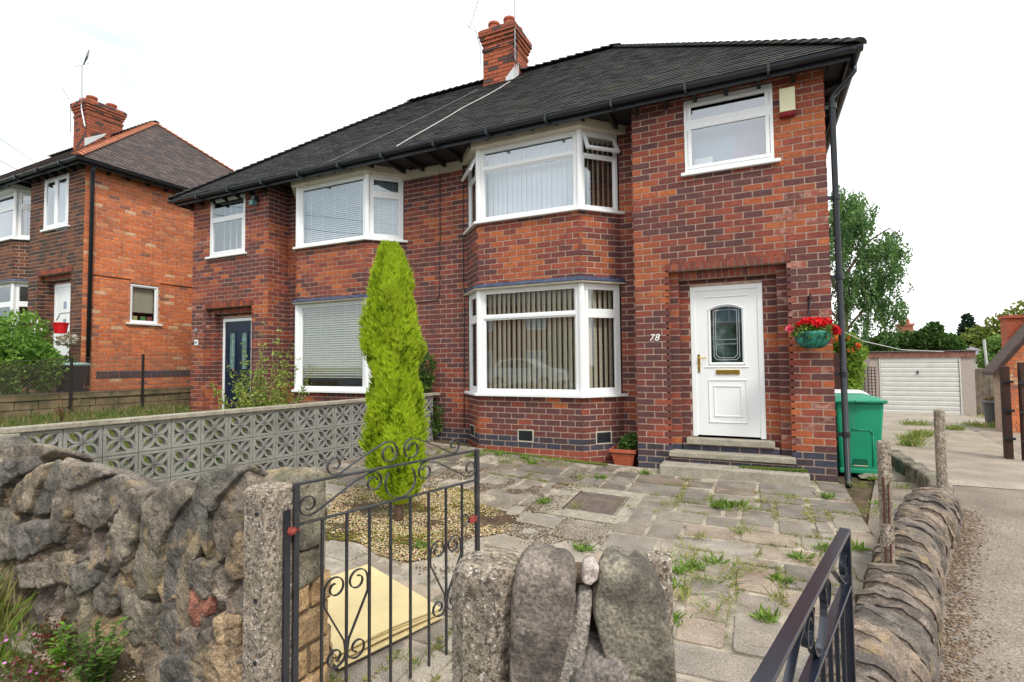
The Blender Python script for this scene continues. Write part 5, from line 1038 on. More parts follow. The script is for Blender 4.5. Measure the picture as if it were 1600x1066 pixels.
# dry grass wisps over the stone path
def wisps():
    r=np.random.RandomState(8); m=MB()
    for k in range(150):
        x,y=r.uniform(.9,2.0),r.uniform(-3.9,-2.2)
        if k>90: x,y=r.uniform(.6,2.4),r.uniform(-1.8,-.7)
        a=r.rand()*6.28; l=.08+.2*r.rand(); b=a+r.normal()*.5; z=zg(x,y)+.016
        m.tube([(x,y,z),(x+l*.5*math.cos(a),y+l*.5*math.sin(a),z+.012),(x+l*.5*(math.cos(a)+math.cos(b)),y+l*.5*(math.sin(a)+math.sin(b)),z)],.0016,3,(.42,.32,.2) if r.rand()<.7 else (.3,.2,.12))
    o=m.build('dry_grass',mPeb); o['kind']='stuff'
wisps()
def jointgrass():
    r=np.random.RandomState(19); C=[];W_=[]
    for (xa,xb,ya,yb) in JG:
        for e in range(2):
            L_=(xb-xa) if e==0 else (yb-ya)
            for _ in range(int(L_*170)):
                t=r.rand(); x,y=(xa+t*L_,ya) if e==0 else (xa,ya+t*L_); q=float(vnoise([x*1.6+9,y*1.6,0],23)); q2=float(vnoise([x*7,y*7,0],24))
                th_=.64 if x>.4 else (.56 if y>-.9 and x<-.4 else .80)
                if q*.7+q2*.45>th_: C.append((x+r.normal()*.012,y+r.normal()*.012,zg(x,y)+.002)); W_.append(q2)
    C=np.array(C); n=len(C); D=rv(n,r)*1.1; D[:,2]=.35+.6*r.rand(n); D/=np.linalg.norm(D,axis=1)[:,None]; N=np.cross(D,rv(n,r)); N/=np.linalg.norm(N,axis=1)[:,None]; L_=.02+.035*r.rand(n); V,F=quads(C,D,N,L_,L_*.10)
    o=npmesh('joint_grass',V,F,np.array([(.2,.25,.05),(.3,.3,.09),(.14,.22,.03),(.38,.32,.14),(.26,.28,.06)])[r.randint(0,5,n)],mLeaf); o['kind']='stuff'
jointgrass()
# ---------------------------------------------------------------- garden things near the house
mh=thing('manhole_cover','rusty grey chequered metal manhole cover set in the garden paving','manhole cover',(-.07,-1.78,-.04))
F0=lambda x,y,z:(x,y,zg(x,y)+z)
m=MB(); m.hexa([F0(-.56,-2.3,-.02),F0(.34,-2.3,-.02),F0(.34,-1.27,-.02),F0(-.56,-1.27,-.02),F0(-.56,-2.3,.005),F0(.34,-2.3,.005),F0(.34,-1.27,.005),F0(-.56,-1.27,.005)]); m.build('concrete_surround',mConc,mh)
mMh=M('manhole_iron',(.11,.085,.075),rough=.7,ns=12,na=.3,bump=.002,dirt=[((.28,.22,.17),5,.5,.7,.5)])
m=MB(); m.hexa([F0(-.325,-2.085,.0),F0(.185,-2.085,.0),F0(.185,-1.475,.0),F0(-.325,-1.475,.0),F0(-.325,-2.085,.011),F0(.185,-2.085,.011),F0(.185,-1.475,.011),F0(-.325,-1.475,.011)]); m.build('lid',mMh,mh)
m=MB()
for a,b,c,d in ((-.345,-.325,-2.105,-1.455),(.185,.205,-2.105,-1.455),(-.325,.185,-2.105,-2.085),(-.325,.185,-1.475,-1.455)): m.hexa([F0(a,c,0),F0(b,c,0),F0(b,d,0),F0(a,d,0),F0(a,c,.009),F0(b,c,.009),F0(b,d,.009),F0(a,d,.009)])
m.build('lid_frame',mBlackS,mh); m=MB()
for i in range(17):
    for j in range(20):
        x,y=-.31+i*.03,-2.07+j*.03; s=.011 if (i+j)%2 else -.011
        m.hexa([F0(x-.009,y-s-.002,.011),F0(x+.009,y+s-.002,.011),F0(x+.009,y+s+.002,.011),F0(x-.009,y-s+.002,.011),F0(x-.009,y-s-.002,.017),F0(x+.009,y+s-.002,.017),F0(x+.009,y+s+.002,.017),F0(x-.009,y-s+.002,.017)])
o=m.build('lid_pattern',M('worn_iron',(.24,.19,.16),rough=.6,ns=20,na=.3),mh); o['kind']='stuff'
for x,y in ((-.03,-1.53),(-.11,-2.03)):
    m=MB(); m.hexa([F0(x-.05,y-.015,.011),F0(x+.05,y-.015,.011),F0(x+.05,y+.015,.011),F0(x-.05,y+.015,.011),F0(x-.045,y-.012,.0145),F0(x+.045,y-.012,.0145),F0(x+.045,y+.012,.0145),F0(x-.045,y+.012,.0145)]); m.build('lifting_slot',mBlack,mh)
# yellow boards
def bd(k,dx,dy,rot,z):
    P=[(-1.231,-3.963),(-.326,-4.34),(-.541,-5.011),(-1.43,-4.62)]; cx=sum(p[0] for p in P)/4; cy=sum(p[1] for p in P)/4; c,s=math.cos(rot),math.sin(rot); Q=[]
    for (x,y) in P: x-=cx;y-=cy; Q.append((cx+x*c-y*s+dx,cy+x*s+y*c+dy))
    m=MB(); V=[]; N=8
    for lay in (0,.008):
        for j in range(N+1):
            for i in range(N+1):
                u,v=i/N,j/N; x=(Q[0][0]*(1-u)+Q[1][0]*u)*(1-v)+(Q[3][0]*(1-u)+Q[2][0]*u)*v; y=(Q[0][1]*(1-u)+Q[1][1]*u)*(1-v)+(Q[3][1]*(1-u)+Q[2][1]*u)*v
                lift=.012*k*math.sin(v*3.1)*u*.4; V.append((x,y,zg(-.8,-4.5)+.012+z+lay+lift+.015*(1-u)*0))
    n=(N+1)**2; Fc=[(j*(N+1)+i+n,j*(N+1)+i+1+n,(j+1)*(N+1)+i+1+n,(j+1)*(N+1)+i+n) for j in range(N) for i in range(N)]+[((j+1)*(N+1)+i,(j+1)*(N+1)+i+1,j*(N+1)+i+1,j*(N+1)+i) for j in range(N) for i in range(N)]
    for i in range(N):
        Fc+=[(i,i+1,i+1+n,i+n),(N*(N+1)+i+1,N*(N+1)+i,N*(N+1)+i+n,N*(N+1)+i+1+n),((i+1)*(N+1),i*(N+1),i*(N+1)+n,(i+1)*(N+1)+n),(i*(N+1)+N,(i+1)*(N+1)+N,(i+1)*(N+1)+N+n,i*(N+1)+N+n)]
    m.add(V,Fc); o=m.build('board',mBoard)
    lab=['lowest yellow board of the stack behind the scrollwork gate','yellow board second from the bottom of the stack by the gate','middle yellow board of the stack lying behind the gate','yellow board just under the top one of the stack','topmost clean yellow board of the stack behind the gate'][k]
    tag(o,lab,'board','yellow boards stacked on the paving')
for k in range(5): bd(k,[.02,-.02,.01,-.01,0][k],[-.03,-.015,.0,-.012,.0][k],[.03,-.02,.015,-.03,0][k],k*.011)
# terracotta pot with shrub
pot=thing('flower_pot','square terracotta pot holding a small dark green shrub by the bay','plant pot',(-.225,.2,0))
m=MB(); 
def frus(m,cx,cy,a0,b0,z0,a1,b1,z1,col=(1,1,1)): m.hexa([(cx-a0,cy-b0,z0),(cx+a0,cy-b0,z0),(cx+a0,cy+b0,z0),(cx-a0,cy+b0,z0),(cx-a1,cy-b1,z1),(cx+a1,cy-b1,z1),(cx+a1,cy+b1,z1),(cx-a1,cy+b1,z1)],col)
frus(m,-.225,.2,.125,.115,-.02,.165,.15,.175); m.build('pot_body',mTerra,pot,bevel=.008); m=MB(); rectf=[(-.41,-.395,.03,.37),(-.055,-.04,.03,.37),(-.395,-.055,.03,.045),(-.395,-.055,.355,.37)]
for a,b,c,d in rectf: m.box(a,b,c,d,.165,.215)
m.build('rim',mTerra,pot,bevel=.004); m=MB(); m.box(-.394,-.056,.046,.354,.15,.19); m.build('potting_soil',mSoil,pot)
foliage('foliage',pot,[(-.16,.2,.30,.13,.12,.11),(-.22,.2,.24,.10,.1,.06),(-.13,.2,.36,.07,.07,.06)],700,.035,GRN+[(.14,.26,.05)],seed=9,shell=.3)
# hanging basket
hb=thing('hanging_basket','green hanging basket of red geraniums on a black wall bracket','hanging basket',(2.07,-.25,1.55))
m=MB()
prof_=[(.06,.0),(.12,.02),(.165,.08),(.19,.16),(.195,.19),(.18,.185),(.17,.15)]; m.lathe((2.07,-.25,1.555),prof_,20); m.build('basket_liner',M('basket_green',(.03,.28,.20),rough=.6,ns=12,na=.35,dirt=[((.01,.04,.035),9,.5,.6,.8)]),hb,smooth=True)
m=MB()
for i in range(16):
    a=i*math.pi/8; m.tube([(2.07+r_*math.cos(a+k_*.08),-.25+r_*math.sin(a+k_*.08),1.553+z_) for k_,(r_,z_) in enumerate(((.065,0),(.125,.02),(.17,.08),(.196,.16),(.2,.19)))],.0025,4)
m.build('wire_frame',M('dark_green_wire',(.01,.06,.045),na=0),hb)
foliage('foliage',hb,[(2.07,-.25,1.78,.2,.18,.06),(2.0,-.3,1.76,.14,.12,.06),(2.16,-.28,1.77,.12,.12,.06),(2.07,-.36,1.72,.16,.06,.06)],1800,.04,[(.12,.2,.03),(.2,.3,.05),(.27,.36,.08),(.08,.14,.02)],seed=11,shell=.2)
fl=[(1.95,-.33,1.83),(2.0,-.38,1.85),(2.06,-.36,1.86),(2.12,-.38,1.85),(2.18,-.34,1.85),(2.22,-.3,1.84),(2.03,-.25,1.88),(2.13,-.25,1.88),(2.2,-.22,1.86),(1.93,-.25,1.82),(2.10,-.42,1.83),(2.16,-.40,1.82),(2.0,-.28,1.87)]
for k,p in enumerate(fl): foliage('flower_head',hb,[(*p,.042,.04,.026)],90,.026,[(.75,.015,.02),(.85,.03,.04),(.6,.01,.02)],mat=mPetal,seed=60+k,shell=.1,width=.7)
for k,p in enumerate([(1.84,-.3,1.79),(1.88,-.3,1.785)]): foliage('flower_head',hb,[(*p,.035,.035,.025)],70,.024,[(.8,.08,.15),(.85,.15,.25)],mat=mPetal,seed=80+k,shell=.1,width=.7)
foliage('flower_head',hb,[(2.295,-.3,1.75,.04,.04,.045)],110,.028,[(.75,.01,.02),(.6,.01,.02)],mat=mPetal,seed=85,shell=.1,width=.7)
m=MB(); m.tube([(2.06,-.012,2.19),(2.06,-.012,1.93)],.008,6); m.tube([(2.06,-.012,2.15),(2.06,-.1,2.17),(2.065,-.2,2.19),(2.07,-.26,2.17),(2.07,-.275,2.14),(2.07,-.25,2.12)],.007,6); m.tube([(2.06,-.012,1.95),(2.06,-.06,2.05),(2.062,-.13,2.16)],.006,6); m.build('bracket',mBlack,hb)
m=MB()
for a in (0,2.1,4.2): m.tube([(2.07,-.25,2.12),(2.07+.19*math.cos(a),-.25+.19*math.sin(a),1.74)],.0025,4)
m.build('chain',mBlack,hb)
# wheelie bins
def wheelie(name,label,x,y,z,rot,mat,lid,labcat='wheelie bin',sc=1):
    t=thing(name,label,labcat,(x,y,z)); c,s=math.cos(rot),math.sin(rot)
    G=lambda a,b,h:(x+(a*c-b*s)*sc,y+(a*s+b*c)*sc,z+h*sc)
    def hx(nm,mt,q,bev=.012,par=None): m=MB(); m.hexa([G(*p) for p in q]); return m.build(nm,mt,par or t,bevel=bev)
    def bxx(a0,a1,b0,b1,h0,h1): return [(a0,b0,h0),(a1,b0,h0),(a1,b1,h0),(a0,b1,h0),(a0,b0,h1),(a1,b0,h1),(a1,b1,h1),(a0,b1,h1)]
    hx('body',mat,[(-.22,-.26,.03),(.22,-.26,.03),(.22,.20,.03),(-.22,.20,.03),(-.27,-.32,.90),(.27,-.32,.90),(.27,.34,.90),(-.27,.34,.90)],.03)
    hx('base_rim',mat,bxx(-.23,.23,-.27,.15,.0,.06),.01); hx('rim',mat,bxx(-.285,.285,-.335,.345,.885,.925),.01)
    # raised front panel and recess
    fy=lambda h:-.26-.06*(h-.03)/.87-.004
    m=MB()
    for pts in ([(-.14,.10),(-.14,.50),(-.11,.555),(.11,.555),(.14,.50),(.14,.10)],):
        for (a,h),(a2,h2) in zip(pts,pts[1:]): m.tube([G(a,fy(h),h),G(a2,fy(h2),h2)],.007*sc,6)
    m.build('moulded_rib',mat,t,smooth=True); 
    m=MB(); m.hexa([G(-.085,fy(.12)-.002,.11),G(.085,fy(.12)-.002,.11),G(.085,fy(.12)+.02,.11),G(-.085,fy(.12)+.02,.11),G(-.075,fy(.17)-.002,.185),G(.075,fy(.17)-.002,.185),G(.075,fy(.17)+.02,.185),G(-.075,fy(.17)+.02,.185)]); m.build('foot_recess',M('recess_shadow_green',(.002,.11,.06),na=.1) if mat==mGreenP else mBlack,t)
    hx('label_strip',M('cream_label',(.6,.6,.4),na=0),bxx(-.08,.08,fy(.1)-.004,fy(.1)+.006,.095,.105),0)
    # domed lid
    V=[];N=8
    for j in range(N+1):
        for i in range(N+1):
            u,v=i/N,j/N; a=-.29+.58*u; b=-.35+.71*v; e=min(min(u,1-u)*2,min(v,1-v)*2); V.append(G(a,b,.925+.05*min(1,e*3)+.02*v))
    for j in range(N+1):
        for i in range(N+1): u,v=i/N,j/N; V.append(G(-.29+.58*u,-.35+.71*v,.922))
    n=(N+1)**2; Fc=[(j*(N+1)+i,j*(N+1)+i+1,(j+1)*(N+1)+i+1,(j+1)*(N+1)+i) for j in range(N) for i in range(N)]+[((j+1)*(N+1)+i+n,(j+1)*(N+1)+i+1+n,j*(N+1)+i+1+n,j*(N+1)+i+n) for j in range(N) for i in range(N)]
    m=MB(); m.add(V,Fc)
    ld=m.build('lid',lid,t,smooth=True)
    for a in (-.29,.27): hx('lid_edge',lid,bxx(a,a+.02,-.35,.36,.895,.93),.004)
    hx('lid_lip',lid,bxx(-.29,.29,-.375,-.35,.90,.93),.006); m=MB(); m.tube([G(-.25,.40,.93),G(.25,.40,.93)],.014*sc,8); m.build('handle',mat,t)
    for a in (-.2,.2): hx('hinge_lug',mat,bxx(a-.02,a+.02,.33,.41,.90,.95),.004); 
    hx('front_grip',lid,bxx(-.06,.06,-.395,-.37,.905,.925),.004)
    for a in (-.25,.25):
        m=MB(); m.tube([G(a-.02,.26,.10),G(a+.02,.26,.10)],.1*sc,18); m.build('wheel',mBlack,t)
    return t
wheelie('wheelie_bin','bright green wheelie bin standing beside the corner downpipe',2.60,1.02,-.02,0.12,mGreenP,mGreenP)
wheelie('wheelie_bin','bin with a pale grey lid behind the bright green bin',2.62,1.85,-.04,-.05,M('dark_grey_plastic',(.05,.05,.05),rough=.5,na=.1),M('white_plastic',(.7,.72,.75),rough=.4,na=.05),sc=1.03)
# prefabricated garage
ga=thing('garage','concrete prefabricated garage with white up-and-over door and corrugated roof','garage',(6.3,14,-.4)); gx0,gx1,gd0,gd1=4.92,7.68,5.21,7.30
m=MB(); m.box(gx0,gd0-.03,14.0,14.12,-.5,1.47); m.build('front_pier',mPebble,ga); m=MB(); m.box(gd1+.03,gx1,14.0,14.12,-.55,1.47); m.build('front_pier',mPebble,ga)
m=MB(); m.box(gx0,gx0+.1,14.12,19,-.5,1.47); m.box(gx1-.1,gx1,14.12,19,-.5,1.47); m.box(gx0+.1,gx1-.1,18.9,19,-.5,1.47); m.build('side_wall',mPebble,ga)
m=MB(); m.box(gx0-.04,gx1+.03,13.95,14.0,1.475,1.66); m.build('fascia_board',M('faded_red_timber',(.22,.10,.08),rough=.9,ns=9,na=.35),ga)
m=MB(); m.box(gd0-.03,gd0,13.97,14.06,-.45,1.47); m.box(gd1,gd1+.03,13.97,14.06,-.45,1.47); m.box(gd0,gd1,13.97,14.06,1.45,1.474); m.build('door_frame',mGar,ga)
z=-.40; k=0
while z<1.40:
    m=MB(); zt=min(z+.148,1.445); m.prism([(gd0+.012,14.0,z),(gd0+.012,14.02,z+.012),(gd0+.012,14.0,z+.024),(gd0+.012,13.99,zt-.03),(gd0+.012,14.0,zt),(gd0+.012,14.05,zt),(gd0+.012,14.05,z)],(gd1-gd0-.024,0,0)); m.build('door_panel',mGar,ga); z+=.1545
m=MB(); m.lathe((0,0,0),[(.03,0),(.03,.02),(.015,.03)],10); m.v=[(6.22+p[0],13.985-p[2],1.02+p[1]) for p in m.v]; m.box(6.205,6.235,13.95,13.97,.93,1.02); m.build('door_handle',mBlack,ga)
V=[];n=110
for j,(y,z_) in enumerate(((13.9,1.68),(19.1,1.75))):
    for i in range(n+1): V.append((gx0-.1+(gx1-gx0+.2)*i/n,y,z_+.022*math.cos(i*math.pi*.75)))
npmesh('roof',V,[(i,i+1,n+2+i,n+1+i) for i in range(n)],np.tile((.1,.1,.1),(n,1)),M('asbestos_roof',(.10,.09,.08),na=.3,ns=6),ga,True)
# timber fence beside the garage
fe=thing('timber_fence','weathered grey close-boarded fence to the right of the garage','fence',(8.2,14.4,-.4))
x=7.72
while x<10.5: m=MB(); m.box(x,x+.138,14.4+random.uniform(0,.012),14.425,-.6,1.10+random.uniform(-.03,.03)); m.build('plank',mWood,fe); x+=.143
m=MB(); m.box(7.72,10.5,14.44,14.5,.2,.28); m.box(7.72,10.5,14.44,14.5,.85,.93); m.build('rail',mWood,fe)
po=thing('pole','thin pale post leaning behind the timber fence','post',(8.2,14.8,-.4)); m=MB(); m.tube([(8.30,14.8,-.4),(8.19,14.8,2.05)],.04,8); m.build('shaft',M('pale_grey_paint',(.5,.5,.5),na=.1),po)
# lattice fence left of the garage
la=thing('lattice_fence','dark wooden lattice screen between the bright shrub and the garage','fence',(4.4,12.2,-.3))
for i in range(12): m=MB(); m.box(3.75+i*.09,3.775+i*.09,12.2,12.215,-.35,1.2); m.build('slat',mBrown,la)
for i in range(16): m=MB(); m.box(3.73,4.80,12.216,12.23,-.25+i*.095,-.225+i*.095); m.build('slat',mWood,la)
fg=thing('timber_screen','dark brown timber panel just behind the downpipe','fence',(2.75,4.2,-.1)); m=MB(); m.box(2.62,2.98,4.2,4.24,-.1,1.55); m.build('board',mBrown,fg)
# grey rubbish bin, brown gate posts, outbuilding
gb_=thing('rubbish_bin','round dark grey plastic rubbish bin beside the timber fence','bin',(6.75,9.55,-.24)); m=MB(); m.lathe((6.75,9.55,-.24),[(.2,0),(.23,.4),(.25,.56),(.27,.57),(.27,.63),(.25,.64),(.24,.56)],20); m.build('bin_body',M('grey_bin_plastic',(.10,.10,.11),rough=.55,na=.15),gb_,smooth=False)
m=MB(); m.tube([(6.75+.27*math.cos(a),9.55+.27*math.sin(a),.36) for a in np.linspace(0,6.28,24)],.014,6); m.build('rim',M('grey_bin_rim',(.25,.25,.27),na=.1),gb_); foliage('garden_waste',gb_,[(6.75,9.55,.4,.2,.2,.05)],200,.06,[(.2,.12,.05),(.12,.09,.04),(.3,.2,.1)],seed=14)
tag(MB().box(5.7,6.6,9.2,9.28,-.24,-.20).build('timber_strip',M('pale_board',(.5,.48,.45),na=.1)),'pale plank lying in the weeds beside the grey bin','plank')
for (x,y,zt,lab) in ((4.87,3.2,1.30,'shorter dark brown gate post with rusty latch at the drive edge'),(4.985,2.93,1.36,'taller dark brown gate post at the right edge of the drive')):
    t=thing('timber_gate_post',lab,'gate post',(x,y,-.1)); m=MB(); m.box(x-.045,x+.045,y-.05,y+.05,-.2,zt); m.build('post',mBrown,t,bevel=.004)
    for z in (.2,.62,1.05): m=MB(); m.box(x-.07,x+.07,y-.075,y-.045,z,z+.035); m.build('iron_fitting',mBlack,t)
ob=thing('outbuilding','small orange brick outbuilding with sloping tiled roof at the right edge','outbuilding',(7.9,8,-.3)); bo=BW(TT())
Fo=bo.panel((6.33,7.9),(9.6,7.9),-.4,1.2,(),'com',back=False); pass
for j in range(26):
    z=1.2+j*K; a=.9*(z-1.2)/1.25; 
    if 1.65-a<.2: break
    bo.panel((6.33+a,7.9),(9.6-a,7.9),z,z+K,(),'com',back=False,base=z)
bo.mort.box(6.335,9.595,7.905,8.3,-.4,1.2); bo.mort.prism([(6.34,7.905,1.2),(9.59,7.905,1.2),(7.97,7.905,3.45)],(0,.4,0)); bo.build(ob,200)
m=MB(); m.prism([(6.15,7.75,1.05),(6.15,7.75,1.13),(7.97,7.75,3.66),(9.8,7.75,1.13),(9.8,7.75,1.05),(7.97,7.75,3.56)],(0,.6,0)); m.build('roof',M('brown_roof',(.10,.07,.06),na=.3,ns=10,bump=.004),ob)
m=MB(); m.prism([(6.17,7.73,1.0),(6.17,7.73,1.10),(7.97,7.73,3.59),(7.97,7.73,3.46)],(0,.03,0)); m.build('bargeboard',mBrown,ob)
m=MB(); m.box(6.72,7.1,8.6,8.95,1.5,2.35); m.box(6.68,7.14,8.56,8.99,2.35,2.42); m.build('chimney',M('red_brick_plain',(.38,.10,.05),ns=20,na=.3),ob)
# wire across to the garage
wv=thing('washing_line','pale line sagging from the house corner to the garage','washing line',(2.4,5,2)); m=MB(); m.tube([(2.35,3.0,2.15),(3.6,6.5,1.83),(5.0,10.0,1.68),(6.9,13.9,1.66)],.011,5); m.build('line',grey,wv)
# ---------------------------------------------------------------- vegetation behind
sh=thing('flowering_shrub','bright green shrub with orange and red blooms behind the bins','shrub',(3.5,8.5,-.2))
foliage('foliage',sh,[(3.4,8.6,1.2,.5,.5,.7),(3.6,8.8,1.6,.4,.4,.5),(3.3,8.4,.6,.45,.5,.6),(3.75,9.2,.9,.22,.3,.5),(3.4,8.6,1.9,.35,.4,.25)],6500,.085,LIM+[(.33,.40,.06)],seed=21,shell=.4)
for k,p in enumerate([(3.78,8.4,1.78),(3.62,8.3,1.64),(3.55,8.4,2.0),(3.3,8.2,1.95),(3.7,8.5,1.45)]): foliage('bloom',sh,[(*p,.07,.07,.06)],30,.05,[(.75,.1,.03),(.8,.22,.05)] if k<5 else [(.8,.3,.1)],mat=mPetal,seed=90+k,shell=.1,width=.7)
cl=thing('climbing_shrub','dark green climbing shrub against the wall between the bays','shrub',(-3.5,.25,.1)); foliage('foliage',cl,[(-3.75,.25,.9,.22,.15,.5),(-3.6,.25,1.3,.16,.12,.35),(-3.5,.3,.5,.2,.12,.3)],1700,.05,GRN,seed=22,shell=.3)
bt=thing('birch_tree','tall birch with drooping branches and gaps of sky, right of the house','tree',(5.2,20,-.5))
m=MB(); m.tube([(5.0,20,-.6),(5.05,20,2),(4.95,20,5),(5.1,20,8.3)],[.2,.16,.11,.03],9); m.build('trunk',M('birch_bark',(.3,.22,.18),ns=9,na=.4),bt,smooth=True)
LB=[((5.0,20,5.0),(6.0,20,6.6),(6.8,20,7.1),(7.2,20,6.7)),((5.0,20,3.2),(5.6,19.8,4.6),(6.5,19.8,5.4),(7.2,19.8,5.3)),((5.0,20,6.2),(5.4,20,7.8),(5.8,20,8.7),(6.0,20,8.5)),((4.9,20,2.4),(5.4,20,3.2),(6.2,20,4.1),(6.9,20,3.9)),((5.0,20,4),(4.2,20,6),(3.4,20,7)),((5,20,6),(4.6,20,8),(4.2,20,8.9)),((5,20,3),(4.2,20,4),(3.5,20,4.5)),((5,20,7),(5.0,20.4,8.4),(5.0,20.6,9.0))]
for b in LB: m=MB(); m.tube(b,[.07,.045,.03,.012][:len(b)],6); m.build('limb',M('birch_limb',(.2,.13,.09),ns=9,na=.4),bt)
r=np.random.RandomState(31); C=[];D=[]
def strand(x,y,z,l):
    n=int(l/.022); 
    for i in range(n): C.append((x+r.normal()*.05+.05*math.sin(i*.15),y+r.normal()*.08,z-i*.022)); D.append((r.normal()*.5,r.normal()*.5,-.9))
lum=[(5.45,8.3,.55,.55,95),(5.1,7.6,.5,.6,95),(5.8,7.6,.35,.7,60),(4.9,8.6,.45,.5,70),(6.5,6.6,.55,.55,75),(7.0,6.2,.35,.6,55),(5.9,6.3,.4,.5,45),(5.1,6.4,.35,.6,45),(5.0,5.2,.4,.6,50),(5.7,5.2,.6,.7,85),(6.5,5.2,.55,.6,75),(5.9,4.2,.6,.6,60),(6.7,4.0,.45,.6,50),(5.1,3.9,.3,.8,30),(5.6,3.1,.35,.5,30),(6.5,2.9,.3,.5,22),(4.9,2.5,.3,.5,30),(7.15,3.7,.12,.7,12),(4.0,7.2,.8,1.2,110),(3.8,5,.8,1.2,90),(4.2,3.2,.6,.9,60)]
for (x,z,rx,rz,k) in lum:
    for _ in range(int(k*.72)): strand(x+r.normal()*rx*.55,20+r.normal()*.6,z+r.normal()*rz*.45,.35+r.rand()*.8)
C=np.array(C);D=np.array(D);D/=np.linalg.norm(D,axis=1)[:,None];N=np.cross(D,rv(len(C),r));N/=np.linalg.norm(N,axis=1)[:,None];L_=.10*(.6+.7*r.rand(len(C)));V,F=quads(C,D,N,L_,L_*.42); g=np.clip((fbm(C*1.6,3,5)+.5)*4,0,3.9).astype(int)
npmesh('crown',V,F,np.array([(.05,.12,.04),(.09,.18,.055),(.14,.25,.075),(.2,.3,.1)])[g]*(.8+.4*r.rand(len(C)))[:,None],mLeaf,bt)
def tree(name,label,x,y,zb,clumps,n,size,cols,seed,trunk=True,cat='tree',group=None):
    t=thing(name,label,cat,(x,y,zb),group)
    if trunk:
        h=max(c[2] for c in clumps)-zb; m=MB(); m.tube([(x,y,zb-.5),(x+.1,y,zb+h*.4),(x,y,zb+h*.75)],[.03*h,.022*h,.008*h],8); m.build('trunk',mBark,t,smooth=True)
        for k,c in enumerate(clumps[:5]): m=MB(); m.tube([(x,y,zb+h*.35),((x+c[0])/2,(y+c[1])/2,(zb+h*.35+c[2])/2+.1),(c[0],c[1],c[2])],[.012*h,.008*h,.003*h],5); m.build('limb',mBark,t)
    foliage('crown',t,clumps,n,size,cols,seed=seed,shell=.45); return t
OLV=[(.10,.14,.025),(.16,.20,.035),(.22,.26,.05),(.28,.31,.07)]
tree('broadleaf_tree','mid-green leafy tree rising behind the left half of the garage',6.3,20.8,-.5,[(5.9,20.8,1.8,.8,.8,.6),(6.7,20.6,2.1,.6,.6,.5),(7.3,20.6,2.2,.5,.5,.4),(6.2,20.4,1.4,.8,.6,.5)],4200,.13,GRN+[(.13,.22,.05)],41)
tree('broadleaf_tree','light-tipped tree just behind the right half of the garage',8.3,20.5,-.5,[(8.0,20.5,2.2,.5,.5,.5),(8.6,20.4,2.1,.5,.5,.4),(8.3,20.5,2.7,.28,.3,.28),(8.9,20.5,1.7,.5,.4,.5)],3600,.13,GRN+[(.13,.22,.05)],42)
tree('broadleaf_tree','fresh green bush behind the timber fence',9.5,17.5,-.5,[(9.3,17.5,1.3,.5,.5,.7),(9.9,17.5,1.7,.5,.5,.6),(9.4,17.4,1.95,.3,.3,.3)],3200,.10,[(.10,.2,.04),(.16,.28,.06),(.22,.34,.09)],43)
tree('broadleaf_tree','big rounded olive-green tree at the far right',20.5,41,-1,[(16.0,41,2.6,1.2,1,1.1),(17.2,41,3.2,1.3,1,1.3),(18.6,41,3.9,1.5,1.2,1.5),(20.5,41,4.6,1.8,1.5,1.7),(17.6,41.5,1.8,2,1,1.2),(20,41.5,2.2,2,1,1.6),(22.5,41,4,2,1.5,2)],9000,.24,OLV,44)
tree('fir_tree','small dark pointed fir beside the big olive-green tree',15.9,43,-1,[(15.9,43,4.3,.3,.3,.5),(15.9,43,3.7,.55,.5,.5),(15.9,43,2.9,.8,.7,.8)],2600,.18,[(.02,.05,.025),(.03,.07,.03)],45)
tree('broadleaf_tree','low dark green trees far behind the birch',12.5,46,-1,[(9,46,1.8,2.5,1,1.4),(13,46,1.8,2.5,1,1.3),(5,46,2.2,2.5,1,1.8),(17,46,2,2.5,1,1.2),(22,46,3,4,1,2),(28,46,3,4,1,2)],9000,.3,GRN,46,trunk=False)
# far houses
def farhouse(label,x0,x1,y,zb,ze,zr,wall,roofc,chim,col,gr='houses far behind the garage'):
    t=thing('house',label,'house',((x0+x1)/2,y,zb),gr); m=MB(); m.box(x0,x1,y,y+6,zb,ze); m.build('wall',wall,t)
    m=MB(); m.add([(x0-.3,y-.3,ze),(x1+.3,y-.3,ze),(x1+.3,y+6.3,ze),(x0-.3,y+6.3,ze),(x0+1.8,y+3,zr),(x1-2.6,y+3,zr)],[(0,1,5,4),(1,2,5),(2,3,4,5),(3,0,4),(3,2,1,0)]); m.build('roof',roofc,t)
    for c in chim:
        m=MB(); m.box(c,c+.9,y+2.5,y+3.2,zr-.8,zr+.55); m.box(c-.07,c+.97,y+2.43,y+3.27,zr+.55,zr+.7); ch_=m.build('chimney',M('far_brick',(.33,.12,.08),ns=8,na=.3),t)
        for q in (.1,.5): m=MB(); m.lathe((c+q+.15,y+2.85,zr+.7),[(.13,0),(.11,.3),(.14,.33)],8); m.build('chimney_pot',mTerra,ch_)
    for k in range(int((x1-x0)//2.2)): m=MB(); m.box(x0+.6+k*2.2,x0+1.7+k*2.2,y-.03,y,ze-1.6,ze-.5); f_=m.build('window',mWhite,t); m=MB(); m.box(x0+.68+k*2.2,x0+1.62+k*2.2,y-.04,y-.031,ze-1.52,ze-.58); m.build('pane',mFrost,f_)
    return t
mFR=M('grey_slate_far',(.20,.18,.21),rough=.7,ns=6,na=.2); mFR2=M('brown_slate_far',(.12,.09,.09),rough=.7,ns=6,na=.2)
farhouse('pale grey roofed house with a chimney behind the garage',9.6,15.2,37,-1,1.7,3.35,M('far_render',(.4,.38,.36)),mFR,[10.9,],0)
farhouse('dark roofed house half hidden at the foot of the big tree',17.5,24,38,-1,1.5,3.0,M('far_brick',(.33,.12,.08)),mFR2,[],0)
